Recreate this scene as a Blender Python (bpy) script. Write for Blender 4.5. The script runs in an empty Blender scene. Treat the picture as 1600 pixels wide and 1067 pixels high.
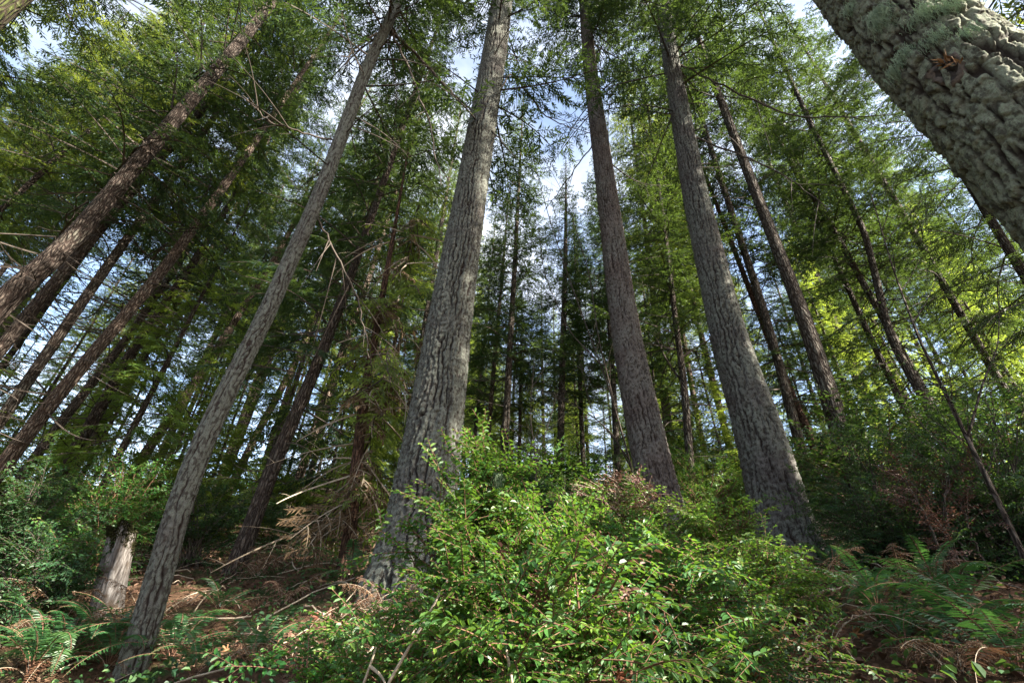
import bpy, math, random
import numpy as np
from mathutils import Vector, Matrix
R = math.radians
RNG = np.random.default_rng(7)
random.seed(7)
scene = bpy.context.scene
COL = scene.collection

# ------------------------------------------------------------------ camera
FPX = 711.0
TH, ROLL = R(31.7), R(2.5)
_r0 = np.array([1., 0, 0]); _f0 = np.array([0, math.cos(TH), math.sin(TH)]); _u0 = np.array([0, -math.sin(TH), math.cos(TH)])
CX = _r0*math.cos(ROLL) + _u0*math.sin(ROLL)
CY = _u0*math.cos(ROLL) - _r0*math.sin(ROLL)
cam = bpy.data.objects.new('camera', bpy.data.cameras.new('camera'))
cam.data.sensor_width = 36; cam.data.lens = 36*FPX/1600
cam.data.clip_start = 0.05; cam.data.clip_end = 1000
M = Matrix.Identity(4)
for i in range(3):
    M[i][0], M[i][1], M[i][2] = CX[i], CY[i], -_f0[i]
cam.matrix_world = M
COL.objects.link(cam); scene.camera = cam

def at(px, py, d):
    return d*(_f0 + CX*(px-800)/FPX + CY*(533.5-py)/FPX)

def along(p0, px, py):
    r = at(px, py, 1.); t = (r[0]*p0[0]+r[1]*p0[1])/(r[0]**2+r[1]**2)
    return r*t

# ------------------------------------------------------------------ numpy noise
class Noise:
    def __init__(s, seed):
        s.t = np.random.default_rng(seed).random((256, 256))
    def __call__(s, x, y, px=None):
        x = np.asarray(x, float); y = np.asarray(y, float)
        xi = np.floor(x).astype(int); yi = np.floor(y).astype(int)
        fx = x-xi; fy = y-yi
        fx = fx*fx*(3-2*fx); fy = fy*fy*(3-2*fy)
        m = 256 if px is None else px
        a = s.t[(xi % m) % 256, yi % 256]; b = s.t[((xi+1) % m) % 256, yi % 256]
        c = s.t[(xi % m) % 256, (yi+1) % 256]; d = s.t[((xi+1) % m) % 256, (yi+1) % 256]
        return (a*(1-fx)+b*fx)*(1-fy) + (c*(1-fx)+d*fx)*fy
NZ = Noise(3); NZ2 = Noise(11); NZ3 = Noise(23)

def fbm(x, y, px=None, o=4, nz=NZ):
    s = 0; a = .5; f = 1
    for k in range(o):
        s = s + a*nz(x*f, y*f, None if px is None else px*f); a *= .5; f *= 2
    return s/(1-.5**o)

def voronoi(u, v, px, seed):
    """F1, F2 and cell id of a jittered grid, periodic in u with px cells"""
    rg = np.random.default_rng(seed); J = rg.random((64, 512, 3))
    ui = np.floor(u).astype(int); vi = np.floor(v).astype(int)
    f1 = np.full(u.shape, 9.); f2 = np.full(u.shape, 9.); idv = np.zeros(u.shape); dv = np.zeros(u.shape)
    for a in (-1, 0, 1):
        for b in (-1, 0, 1):
            c = ui+a; e = vi+b
            j = J[(c % px) % 64, e % 512]
            d = np.hypot(c + .1+.8*j[..., 0] - u, e + .1+.8*j[..., 1] - v)
            near = d < f1
            f2 = np.where(near, f1, np.minimum(f2, d)); idv = np.where(near, j[..., 2], idv); dv = np.where(near, v-(e+.1+.8*j[..., 1]), dv); f1 = np.where(near, d, f1)
    return f1, f2, idv, dv

def sstep(a, b, x):
    t = np.clip((x-a)/(b-a), 0, 1); return t*t*(3-2*t)

# ------------------------------------------------------------------ ground
def gz(x, y):
    x = np.asarray(x, float); y = np.asarray(y, float)
    ye = np.where(y < 34, y, 34+12*np.tanh((y-34)/12))
    z = -1.18 + .27*ye + 1.2*np.tanh(x/10.) - .27*np.exp(-((x+3.3)**2+(y-4.4)**2)/2.2)
    z = z + .30*(fbm(x*.35+31, y*.35+17, o=3, nz=NZ2)-.5) + .10*(fbm(x*1.6, y*1.6, o=3)-.5)
    return z

def ground(px, py, dmax=60):
    r = at(px, py, 1.)
    for t in np.arange(.6, dmax, .02):
        p = r*t
        if p[2] <= gz(p[0], p[1]): return p
    return r*dmax

# ------------------------------------------------------------------ object helpers
def tag(o, label=None, cat=None, group=None, kind=None):
    if label: o['label'] = label
    if cat: o['category'] = cat
    if group: o['group'] = group
    if kind: o['kind'] = kind
    return o

def empty(name, loc, label=None, cat=None, group=None):
    o = bpy.data.objects.new(name, None); COL.objects.link(o); o.location = loc
    o.empty_display_size = .1
    return tag(o, label, cat, group)

def link(name, me, parent=None, loc=None, rot=None, scale=None):
    o = bpy.data.objects.new(name, me); COL.objects.link(o)
    if parent is not None: o.parent = parent
    if loc is not None: o.location = loc
    if rot is not None: o.rotation_euler = rot
    if scale is not None: o.scale = scale
    return o

def copy_tree(o, parent=None):
    c = o.copy(); COL.objects.link(c); c.parent = parent
    for ch in o.children: copy_tree(ch, c)
    return c

def mesh(name, V, Q, mats, mi=None, attrs=None, smooth=False):
    me = bpy.data.meshes.new(name)
    V = np.asarray(V, np.float32); Q = np.asarray(Q, np.int32)
    me.vertices.add(len(V)); me.vertices.foreach_set('co', V.ravel())
    me.loops.add(Q.size); me.loops.foreach_set('vertex_index', Q.ravel())
    k = Q.shape[1]
    me.polygons.add(len(Q))
    me.polygons.foreach_set('loop_start', np.arange(len(Q), dtype=np.int32)*k)
    me.polygons.foreach_set('loop_total', np.full(len(Q), k, np.int32))
    for m in mats: me.materials.append(m)
    if mi is not None: me.polygons.foreach_set('material_index', np.asarray(mi, np.int32))
    me.polygons.foreach_set('use_smooth', np.full(len(Q), smooth, bool) if not isinstance(smooth, np.ndarray) else smooth)
    for nm, arr in (attrs or {}).items():
        a = me.attributes.new(nm, 'FLOAT', 'POINT'); a.data.foreach_set('value', np.asarray(arr, np.float32))
    me.update(calc_edges=True); me.validate()
    return me

class Geo:
    """collects quads with a material slot and a per-vertex tint"""
    def __init__(s): s.V = []; s.Q = []; s.M = []; s.T = []; s.n = 0
    def add(s, V, Q, m=0, t=.5):
        V = np.asarray(V, np.float32).reshape(-1, 3); Q = np.asarray(Q, np.int32).reshape(-1, 4)
        s.V.append(V); s.Q.append(Q+s.n); s.M.append(np.full(len(Q), m, np.int32) if np.isscalar(m) else np.asarray(m, np.int32))
        s.T.append(np.full(len(V), t, np.float32) if np.isscalar(t) else np.asarray(t, np.float32)); s.n += len(V)
    def tube(s, P, r, k=5, m=0, t=.5, cap=False):
        P = np.asarray(P, float); n = len(P); r = np.broadcast_to(np.asarray(r, float), (n,))
        T = np.gradient(P, axis=0); T /= np.linalg.norm(T, axis=1, keepdims=True)+1e-9
        ref = np.array([0, 0, 1.]) if abs(T[:, 2]).mean() < .8 else np.array([1., 0, 0])
        A = np.cross(T, ref); A /= np.linalg.norm(A, axis=1, keepdims=True)+1e-9; B = np.cross(T, A)
        th = np.arange(k)/k*2*np.pi
        V = P[:, None]+r[:, None, None]*(np.cos(th)[None, :, None]*A[:, None]+np.sin(th)[None, :, None]*B[:, None])
        i = np.arange(n-1)[:, None]*k; j = np.arange(k)[None]; j2 = (j+1) % k
        Q = np.stack([i+j, i+j2, i+k+j2, i+k+j], -1).reshape(-1, 4)
        s.add(V.reshape(-1, 3), Q, m, t)
    def leaves(s, P, D, N, L, W, m=0, t=.5, fold=.25, shape='leaf', curl=0.):
        """batch of leaves: base P, direction D, normal N, length L, width W (arrays)"""
        P = np.asarray(P, float); n = len(P)
        if n == 0: return
        D = D/(np.linalg.norm(D, axis=1, keepdims=True)+1e-9)
        S = np.cross(D, N); S /= np.linalg.norm(S, axis=1, keepdims=True)+1e-9; N = np.cross(S, D)
        L = np.broadcast_to(L, (n,))[:, None]; W = np.broadcast_to(W, (n,))[:, None]
        t = np.broadcast_to(t, (n,))
        if shape == 'kite':
            V = np.stack([P, P+D*L*.4+S*W*.5+N*W*fold*.5, P+D*L-N*L*curl, P+D*L*.4-S*W*.5+N*W*fold*.5], 1)
            Q = np.arange(n)[:, None]*4+np.array([[0, 1, 2, 3]]); k = 4
        elif shape == 'leaf':
            up = N*W*fold
            V = np.stack([P, P+D*L*.28+S*W*.46+up, P+D*L*.68+S*W*.42+up-N*L*curl*.4, P+D*L-N*L*curl,
                          P+D*L*.68-S*W*.42+up-N*L*curl*.4, P+D*L*.28-S*W*.46+up], 1)
            b = np.arange(n)[:, None, None]*6
            Q = (b+np.array([[[0, 1, 2, 3], [0, 3, 4, 5]]])).reshape(-1, 4); k = 6
        s.add(V.reshape(-1, 3), Q, m, np.repeat(t, k))
    def arrays(s):
        return np.concatenate(s.V), np.concatenate(s.Q), np.concatenate(s.M), np.concatenate(s.T)
    def mesh(s, name, mats, smooth=False):
        V, Q, Mi, T = s.arrays()
        return mesh(name, V, Q, mats, Mi, {'tint': T}, smooth)

# ------------------------------------------------------------------ materials
def mat(name):
    m = bpy.data.materials.new(name); m.use_nodes = True
    nt = m.node_tree; nt.nodes.clear()
    return m, nt
def nd(nt, typ, ins=None, **kw):
    n = nt.nodes.new(typ)
    for k, v in kw.items(): setattr(n, k, v)
    for k, v in (ins or {}).items():
        if hasattr(v, 'is_output') or isinstance(v, bpy.types.NodeSocket): nt.links.new(v, n.inputs[k])
        else: n.inputs[k].default_value = v
    return n
def rgb(c): return (c[0], c[1], c[2], 1.)
def ramp(nt, fac, stops):
    n = nt.nodes.new('ShaderNodeValToRGB'); nt.links.new(fac, n.inputs[0])
    e = n.color_ramp.elements
    while len(e) < len(stops): e.new(.5)
    for i, (p, c) in enumerate(stops): e[i].position = p; e[i].color = rgb(c)
    return n.outputs[0]
def mix(nt, fac, a, b, typ='MIX'):
    n = nt.nodes.new('ShaderNodeMix'); n.data_type = 'RGBA'; n.blend_type = typ
    for s, v in ((n.inputs[0], fac), (n.inputs[6], a), (n.inputs[7], b)):
        if isinstance(v, bpy.types.NodeSocket): nt.links.new(v, s)
        elif isinstance(v, (int, float)): s.default_value = v
        else: s.default_value = rgb(v)
    return n.outputs[2]
def noise(nt, vec, scale, detail=4, rough=.55):
    return nd(nt, 'ShaderNodeTexNoise', {'Vector': vec, 'Scale': scale, 'Detail': detail, 'Roughness': rough}).outputs['Fac']

def foliage_mat(name, dark, mid, light, trans, rough=.45, spec=.35, tmix=.4, objvar=.25):
    m, nt = mat(name)
    at_ = nd(nt, 'ShaderNodeAttribute', attribute_name='tint').outputs['Fac']
    oi = nd(nt, 'ShaderNodeObjectInfo').outputs['Random']
    geo = nd(nt, 'ShaderNodeTexCoord').outputs['Object']
    base = ramp(nt, at_, [(0, dark), (.5, mid), (1, light)])
    hs = nd(nt, 'ShaderNodeHueSaturation', {'Color': base})
    mr = nd(nt, 'ShaderNodeMapRange', {'Value': oi, 'To Min': 1-objvar, 'To Max': 1+objvar}).outputs[0]
    nt.links.new(mr, hs.inputs['Value'])
    mh = nd(nt, 'ShaderNodeMapRange', {'Value': oi, 'To Min': .485, 'To Max': .512}).outputs[0]
    nt.links.new(mh, hs.inputs['Hue'])
    base = hs.outputs[0]
    b = nd(nt, 'ShaderNodeBsdfPrincipled', {'Base Color': base, 'Roughness': rough, 'Specular IOR Level': spec})
    tcol = mix(nt, at_, (trans[0]*.7, trans[1]*.75, trans[2]*.8), (trans[0]*1.25, trans[1]*1.2, trans[2]*1.1))
    t = nd(nt, 'ShaderNodeBsdfTranslucent', {'Color': tcol})
    s = nd(nt, 'ShaderNodeMixShader', {0: tmix, 1: b.outputs[0], 2: t.outputs[0]})
    o = nd(nt, 'ShaderNodeOutputMaterial', {'Surface': s.outputs[0]})
    return m

def bark_mat(name, ridge, ridge2, fissure, lichen, amount, hero=False, scale=1., moss=0.):
    """ridged bark; the fissures show the inner redder bark, lichen sits on the ridge faces"""
    m, nt = mat(name)
    oc = nd(nt, 'ShaderNodeTexCoord').outputs['Object']
    big = noise(nt, oc, 1.3, 3)
    mp = nd(nt, 'ShaderNodeMapping', {'Vector': oc, 'Scale': (1, 1, .2)}).outputs[0]
    mid = noise(nt, mp, 18*scale, 5, .65)
    fine = noise(nt, oc, 90*scale, 4, .7)
    if hero:
        fine = noise(nt, oc, 130*scale, 4, .75)
        dep = nd(nt, 'ShaderNodeAttribute', attribute_name='ridge').outputs['Fac']
        cell = nd(nt, 'ShaderNodeAttribute', attribute_name='plate').outputs['Fac']
    else:
        wv = nd(nt, 'ShaderNodeVectorMath', {0: mp, 1: nd(nt, 'ShaderNodeTexNoise', {'Vector': mp, 'Scale': 9*scale}).outputs['Color']}, operation='ADD')
        wsc = nd(nt, 'ShaderNodeVectorMath', {0: nd(nt, 'ShaderNodeTexNoise', {'Vector': mp, 'Scale': 9*scale}).outputs['Color'], 'Scale': .05}, operation='SCALE').outputs[0]
        wv = nd(nt, 'ShaderNodeVectorMath', {0: mp, 1: wsc}, operation='ADD').outputs[0]
        vo = nd(nt, 'ShaderNodeTexVoronoi', {'Vector': wv, 'Scale': 22*scale}, feature='DISTANCE_TO_EDGE').outputs['Distance']
        dep = nd(nt, 'ShaderNodeMapRange', {'Value': vo, 'From Min': .02, 'From Max': .28}).outputs[0]
        cell = mid
    c = mix(nt, cell, ridge, ridge2)
    c = mix(nt, nd(nt, 'ShaderNodeMapRange', {'Value': mid, 'From Min': .35, 'From Max': .75, 'To Max': .35}).outputs[0], c, (ridge[0]*.6, ridge[1]*.55, ridge[2]*.52))
    lm = nd(nt, 'ShaderNodeMath', {0: nd(nt, 'ShaderNodeMapRange', {'Value': fine, 'From Min': .38, 'From Max': .56}).outputs[0],
                                   1: nd(nt, 'ShaderNodeMapRange', {'Value': big, 'From Min': .62-.45*amount, 'From Max': .82-.4*amount}).outputs[0]}, operation='MULTIPLY').outputs[0]
    lm = nd(nt, 'ShaderNodeMath', {0: lm, 1: dep}, operation='MULTIPLY').outputs[0]
    lm = nd(nt, 'ShaderNodeMath', {0: lm, 1: .85}, operation='MULTIPLY').outputs[0]
    c = mix(nt, lm, c, lichen)
    if moss:
        mm = nd(nt, 'ShaderNodeMapRange', {'Value': noise(nt, oc, 3.1, 5), 'From Min': .62-.3*moss, 'From Max': .75-.3*moss}).outputs[0]
        c = mix(nt, mm, c, (.07, .085, .02))
    df = nd(nt, 'ShaderNodeMapRange', {'Value': dep, 'From Min': .05, 'From Max': .62, 'To Min': 1., 'To Max': 0.}).outputs[0]
    sp = noise(nt, nd(nt, 'ShaderNodeMapping', {'Vector': oc, 'Scale': (1, 1, .6)}).outputs[0], 30*scale, 3, .6)
    c = mix(nt, nd(nt, 'ShaderNodeMapRange', {'Value': sp, 'From Min': .49, 'From Max': .60, 'To Max': .72}).outputs[0], c, fissure)
    c = mix(nt, df, c, fissure)
    h = nd(nt, 'ShaderNodeMath', {0: mid, 1: nd(nt, 'ShaderNodeMath', {0: fine, 1: .5}, operation='MULTIPLY').outputs[0]}, operation='ADD').outputs[0]
    if not hero:
        h = nd(nt, 'ShaderNodeMath', {0: h, 1: nd(nt, 'ShaderNodeMath', {0: dep, 1: 2.}, operation='MULTIPLY').outputs[0]}, operation='ADD').outputs[0]
    bp = nd(nt, 'ShaderNodeBump', {'Height': h, 'Strength': 1., 'Distance': .016 if hero else .022}).outputs[0]
    b = nd(nt, 'ShaderNodeBsdfPrincipled', {'Base Color': c, 'Roughness': .88, 'Specular IOR Level': .2, 'Normal': bp})
    nd(nt, 'ShaderNodeOutputMaterial', {'Surface': b.outputs[0]})
    return m

def plain_mat(name, c1, c2, scale=30, rough=.85, bump=.4):
    m, nt = mat(name)
    oc = nd(nt, 'ShaderNodeTexCoord').outputs['Object']
    n = noise(nt, oc, scale, 5, .6)
    c = mix(nt, nd(nt, 'ShaderNodeMapRange', {'Value': n, 'From Min': .3, 'From Max': .7}).outputs[0], c1, c2)
    bp = nd(nt, 'ShaderNodeBump', {'Height': n, 'Strength': bump, 'Distance': .01}).outputs[0]
    b = nd(nt, 'ShaderNodeBsdfPrincipled', {'Base Color': c, 'Roughness': rough, 'Specular IOR Level': .25, 'Normal': bp})
    nd(nt, 'ShaderNodeOutputMaterial', {'Surface': b.outputs[0]})
    return m

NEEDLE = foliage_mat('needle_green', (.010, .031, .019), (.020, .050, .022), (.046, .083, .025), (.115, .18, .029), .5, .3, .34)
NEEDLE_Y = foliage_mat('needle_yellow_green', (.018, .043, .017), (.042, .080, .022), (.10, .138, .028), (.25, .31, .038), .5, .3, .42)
NEEDLE_LIT = foliage_mat('needle_lit_green', (.040, .085, .024), (.078, .142, .030), (.15, .21, .04), (.36, .46, .055), .5, .3, .45)  # brightened needle copy: light on low and far foliage is in the colour
DEADN = foliage_mat('dead_needles', (.055, .036, .022), (.105, .068, .040), (.17, .12, .07), (.15, .10, .05), .8, .1, .3, .1)
TWIG = plain_mat('twig_wood', (.035, .027, .022), (.085, .068, .055), 20)
DRYTWIG = plain_mat('dry_twig', (.20, .15, .10), (.38, .32, .25), 25)
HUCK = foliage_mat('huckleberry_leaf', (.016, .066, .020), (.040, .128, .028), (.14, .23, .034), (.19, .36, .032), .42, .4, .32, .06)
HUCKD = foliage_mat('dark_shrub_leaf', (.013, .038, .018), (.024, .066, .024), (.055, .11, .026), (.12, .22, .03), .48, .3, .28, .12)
HUCKR = foliage_mat('russet_leaf', (.055, .026, .022), (.11, .055, .042), (.17, .10, .075), (.12, .055, .035), .5, .3, .3, .1)
HSTEM = plain_mat('shrub_stem', (.10, .045, .03), (.20, .11, .07), 40)
FERN = foliage_mat('fern_green', (.015, .058, .026), (.029, .096, .034), (.080, .165, .032), (.10, .25, .045), .4, .4, .33, .15)
BRACK = foliage_mat('dead_bracken', (.075, .036, .020), (.15, .078, .045), (.27, .17, .105), (.17, .09, .045), .75, .15, .28, .2)
LITTER = foliage_mat('leaf_litter', (.040, .024, .017), (.11, .062, .040), (.24, .155, .10), (.12, .06, .03), .75, .2, .12, .0)

B_GREY = dict(ridge=(.064, .056, .051), ridge2=(.106, .096, .089), fissure=(.022, .014, .011), lichen=(.150, .168, .138))
HB1 = bark_mat('fir_bark_lichen', amount=.85, hero=True, **B_GREY)
HB2 = bark_mat('fir_bark_grey', amount=.6, hero=True, **B_GREY)
HB3 = bark_mat('fir_bark_brown', (.094, .074, .065), (.142, .117, .105), (.027, .016, .012), (.165, .170, .150), .45, hero=True)
HB5 = bark_mat('fir_bark_mossy', (.098, .086, .064), (.145, .132, .100), (.022, .015, .010), (.185, .215, .140), 1.0, hero=True)
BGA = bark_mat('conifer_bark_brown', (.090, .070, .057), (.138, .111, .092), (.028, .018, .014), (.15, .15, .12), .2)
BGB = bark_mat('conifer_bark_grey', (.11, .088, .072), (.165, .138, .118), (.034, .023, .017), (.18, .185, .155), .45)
BG_LIT = bark_mat('conifer_bark_sunlit', (.155, .118, .092), (.225, .178, .142), (.045, .028, .020), (.2, .2, .17), .2)  # lighter copy of the conifer bark, sunlight put into its colour
BGC = bark_mat('cedar_bark_red', (.125, .066, .043), (.18, .10, .07), (.034, .018, .012), (.16, .14, .11), .05)
BGM = bark_mat('mossy_bark', (.16, .14, .11), (.22, .2, .16), (.05, .036, .026), (.2, .22, .15), .5, moss=1.)

# ------------------------------------------------------------------ trunks
def axis_fn(P, Rr, zb, H):
    """interpolate axis points P (world) and radii by height, extended to zb and zb+H"""
    P = np.array(P); Rr = np.array(Rr, float); z = P[:, 2]
    o = np.argsort(z); P, Rr, z = P[o], Rr[o], z[o]
    # gentle straight extensions
    sl = (P[-1]-P[0])/(z[-1]-z[0]) if z[-1]-z[0] > .5 else np.array([0, 0, 1.])
    top = zb+H
    pts = [P[0]-sl*(z[0]-zb+.6)*.9]; rad = [Rr[0]]
    pts[0][2] = zb-.6
    for p, r in zip(P, Rr): pts.append(p); rad.append(r)
    if top > z[-1]+1:
        e = P[-1]+sl*.6*(top-z[-1]); e[2] = top
        pts.append((P[-1]+e)/2); rad.append(max(.03, Rr[-1]*.6)); pts.append(e); rad.append(.02)
    pts = np.array(pts); rad = np.array(rad); zz = pts[:, 2]
    def f(zq):
        x = np.interp(zq, zz, pts[:, 0]); y = np.interp(zq, zz, pts[:, 1]); r = np.interp(zq, zz, rad)
        return x, y, r
    def sm(zq):
        w = .6
        xs = [f(zq+d) for d in (-w, -w/2, 0, w/2, w)]
        return tuple(sum(a[i] for a in xs)/5 for i in range(3))
    return sm

def px_axis(pts, dia, horiz=False):
    p0 = at(pts[0][0], pts[0][1], dia*FPX/pts[0][2]); P = []; Rr = []
    for (x, y, w) in pts: P.append(along(p0, x, y))
    pr = lambda p: np.array([FPX*(p@CX)/(p@_f0), -FPX*(p@CY)/(p@_f0)])
    for i, (x, y, w) in enumerate(pts):
        p = P[i]; a = P[min(i+1, len(P)-1)]-P[max(i-1, 0)]; a /= np.linalg.norm(a)
        n = np.cross(a, p); n /= np.linalg.norm(n)
        d = pr(p+n*.01)-pr(p-n*.01); t = pr(p+a*.01)-pr(p-a*.01); t /= np.linalg.norm(t)
        wp = abs(d[0]*t[1]-d[1]*t[0])/.02/2*2          # pixels across, per metre of diameter
        if horiz: wp = wp/abs(t[1])
        Rr.append(w/wp/2)
    return P, Rr

def hero_trunk(name, P, Rr, base, H, zfine, matl, seed, cw=.075, ch=.34, amp=.024, flare=.3, step=1., lumps=.02, nmax=300, plates=False):
    bx, by, bz = base
    ax = axis_fn(P, Rr, bz, H)
    zs = [bz-.45]
    while zs[-1] < zfine:
        x, y, r = ax(np.array([zs[-1]])); d = max(1.0, float(np.array([x[0], y[0], zs[-1]])@_f0))
        zs.append(zs[-1]+max(.006, step*d/455*1.15))
    while zs[-1] < bz+H: zs.append(zs[-1]+.3)
    zs = np.array(zs); x, y, r = ax(zs); h = zs-bz
    rref = float(np.median(Rr[:2]))
    dn = float(np.min([np.linalg.norm(p) for p in P]))
    N = int(min(nmax, max(90, 2*np.pi*rref/(dn/455*1.1))))
    th = np.arange(N)/N*2*np.pi
    TH_, Z_ = np.meshgrid(th, zs); HH = Z_-bz
    npx = max(6, int(round(2*np.pi*rref/cw)))
    u = TH_/(2*np.pi)*npx; v = HH/ch
    A = TH_/(2*np.pi)
    seamw = np.minimum(1, np.minimum(TH_, 2*np.pi-TH_)*3)
    wz = 1.1*(fbm(A*6, v*.35+seed, 6, 2, NZ)-.5)+.5*(fbm(A*npx, v*1.3, npx, 2, NZ)-.5)
    fine_ = .30*(fbm(A*npx*5, HH/.05, npx*5, 3, NZ)-.5)
    if plates:
        n_a = fbm(u*2.0+wz*2.0, v*.5+seed*.37, None, 2, NZ2)*seamw+fbm((u-npx)*2.0+wz*2.0, v*.5+seed*.37, None, 2, NZ2)*(1-seamw)
        ca = np.abs(n_a-.5)*2/.42+fine_*.8
        wide = np.clip(.48-.014*HH, .2, .5)
        furrow = sstep(.05, wide*.8, ca)
    else:
        # near-vertical zigzag furrows that wander, pinch and merge
        U = u+1.5*(fbm(A*7, v*.30+seed, 7, 2, NZ2)-.5)+1.1*(fbm(A*npx*.5 if npx % 2 == 0 else A*npx, v*.8+seed*2, npx//2 if npx % 2 == 0 else npx, 2, NZ)-.5)+.75*(fbm(A*npx, v*2.6+seed, npx, 2, NZ3)-.5)
        dl = np.abs(np.mod(U, 1)-.5)*2+fine_*.95
        dep_ = sstep(.30, .54, fbm(A*npx, v*.75+seed*5, npx, 2, NZ3))
        U2 = u*1+.5+1.6*(fbm(A*npx, v*.9+seed*3, npx, 2, NZ2)-.5)+.6*(fbm(A*npx, v*3.1, npx, 1, NZ)-.5)
        d2 = np.abs(np.mod(U2, 1)-.5)*2+fine_*1.
        dep2 = .75*sstep(.45, .62, fbm(A*npx, v*.6+seed*7, npx, 2, NZ))
        furrow = (1-dep_*(1-sstep(.04, .40, dl)))*(1-dep2*(1-sstep(.03, .34, d2)))
    f1, f2, cid, dv1 = voronoi(u+wz*.9+fine_*.7, v*1.15+wz*.4+fine_*.4, npx, seed)
    n2 = int(npx*(1.9 if plates else 2.6))
    g1, g2, cid2, dv2 = voronoi(u*n2/npx+wz*1.7+fine_*1.3, v*(2.3 if plates else 4.5)+fine_*.8+wz, n2, seed+5)
    crack = sstep(.02, .17, f2-f1+fine_*.22) if plates else 1.
    if not plates: dv1 = dv1*0; cid = cid*0+.5
    plate = sstep(-.02, .12, g2-g1+fine_*.2)
    ridge = furrow*(.55+.45*crack)
    fb = fbm(TH_/(2*np.pi)*npx*4, HH/.035, npx*4, 4, NZ3)
    top = np.clip(1-HH/26, .25, 1)
    sc = amp*(.35+.65*top)
    disp = sc*(ridge*1.25+.34*plate*ridge-.45*dv1*ridge-.40*dv2*ridge+.25*(cid-.5)*ridge+.30*(cid2-.5)*ridge+.85*(fb-.5)) - sc*1.2
    lump = lumps*r[:, None]*2*(fbm(TH_/(2*np.pi)*5, HH*.5+seed, 5, 2, NZ)-.5)
    fl = flare*np.exp(-np.clip(HH, 0, None)/.45)*(1+.35*np.sin(TH_*5+seed)+.2*np.sin(TH_*3+2*seed))
    RR = r[:, None]*(1+fl)+disp+lump
    X = x[:, None]+RR*np.cos(TH_)-bx; Y = y[:, None]+RR*np.sin(TH_)-by; Zl = Z_-bz
    V = np.stack([X, Y, Zl], -1).reshape(-1, 3)
    n = len(zs); i = np.arange(n-1)[:, None]*N; j = np.arange(N)[None]; j2 = (j+1) % N
    Q = np.stack([i+j, i+j2, i+N+j2, i+N+j], -1).reshape(-1, 4)
    rd = np.clip(ridge*(.55+.45*plate)+.35*(fb-.5), 0, 1)
    return mesh(name, V, Q, [matl], None, {'ridge': rd.ravel(), 'plate': cid2.ravel()}, True), ax

def bg_trunk(name, P, Rr, base, H, matl, seed, k=12, dz=.45):
    bx, by, bz = base; ax = axis_fn(P, Rr, bz, H)
    zs = np.concatenate([[bz-.5, bz, bz+.15, bz+.35], np.arange(bz+.7, bz+H, dz), [bz+H]])
    x, y, r = ax(zs)
    th = np.arange(k)/k*2*np.pi
    TT, ZZ = np.meshgrid(th, zs); HH = ZZ-bz
    RR = r[:, None]*(1+.35*np.exp(-np.clip(HH, 0, None)/.35)*(1+.4*np.sin(TT*4+seed)) + .16*(fbm(TT/(2*np.pi)*4, HH*.9+seed*3.1, 4, 3)-.5))
    wx = .10*np.sin(zs*.23+seed)*np.clip((zs-bz)/8, 0, 1); wy = .10*np.cos(zs*.19+seed*2)*np.clip((zs-bz)/8, 0, 1)
    V = np.stack([x[:, None]+wx[:, None]*0+RR*np.cos(TT)-bx, y[:, None]+wy[:, None]*0+RR*np.sin(TT)-by, HH], -1).reshape(-1, 3)
    n = len(zs); i = np.arange(n-1)[:, None]*k; j = np.arange(k)[None]; j2 = (j+1) % k
    Q = np.stack([i+j, i+j2, i+k+j2, i+k+j], -1).reshape(-1, 4)
    return mesh(name, V, Q, [matl], None, None, True), ax

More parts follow.
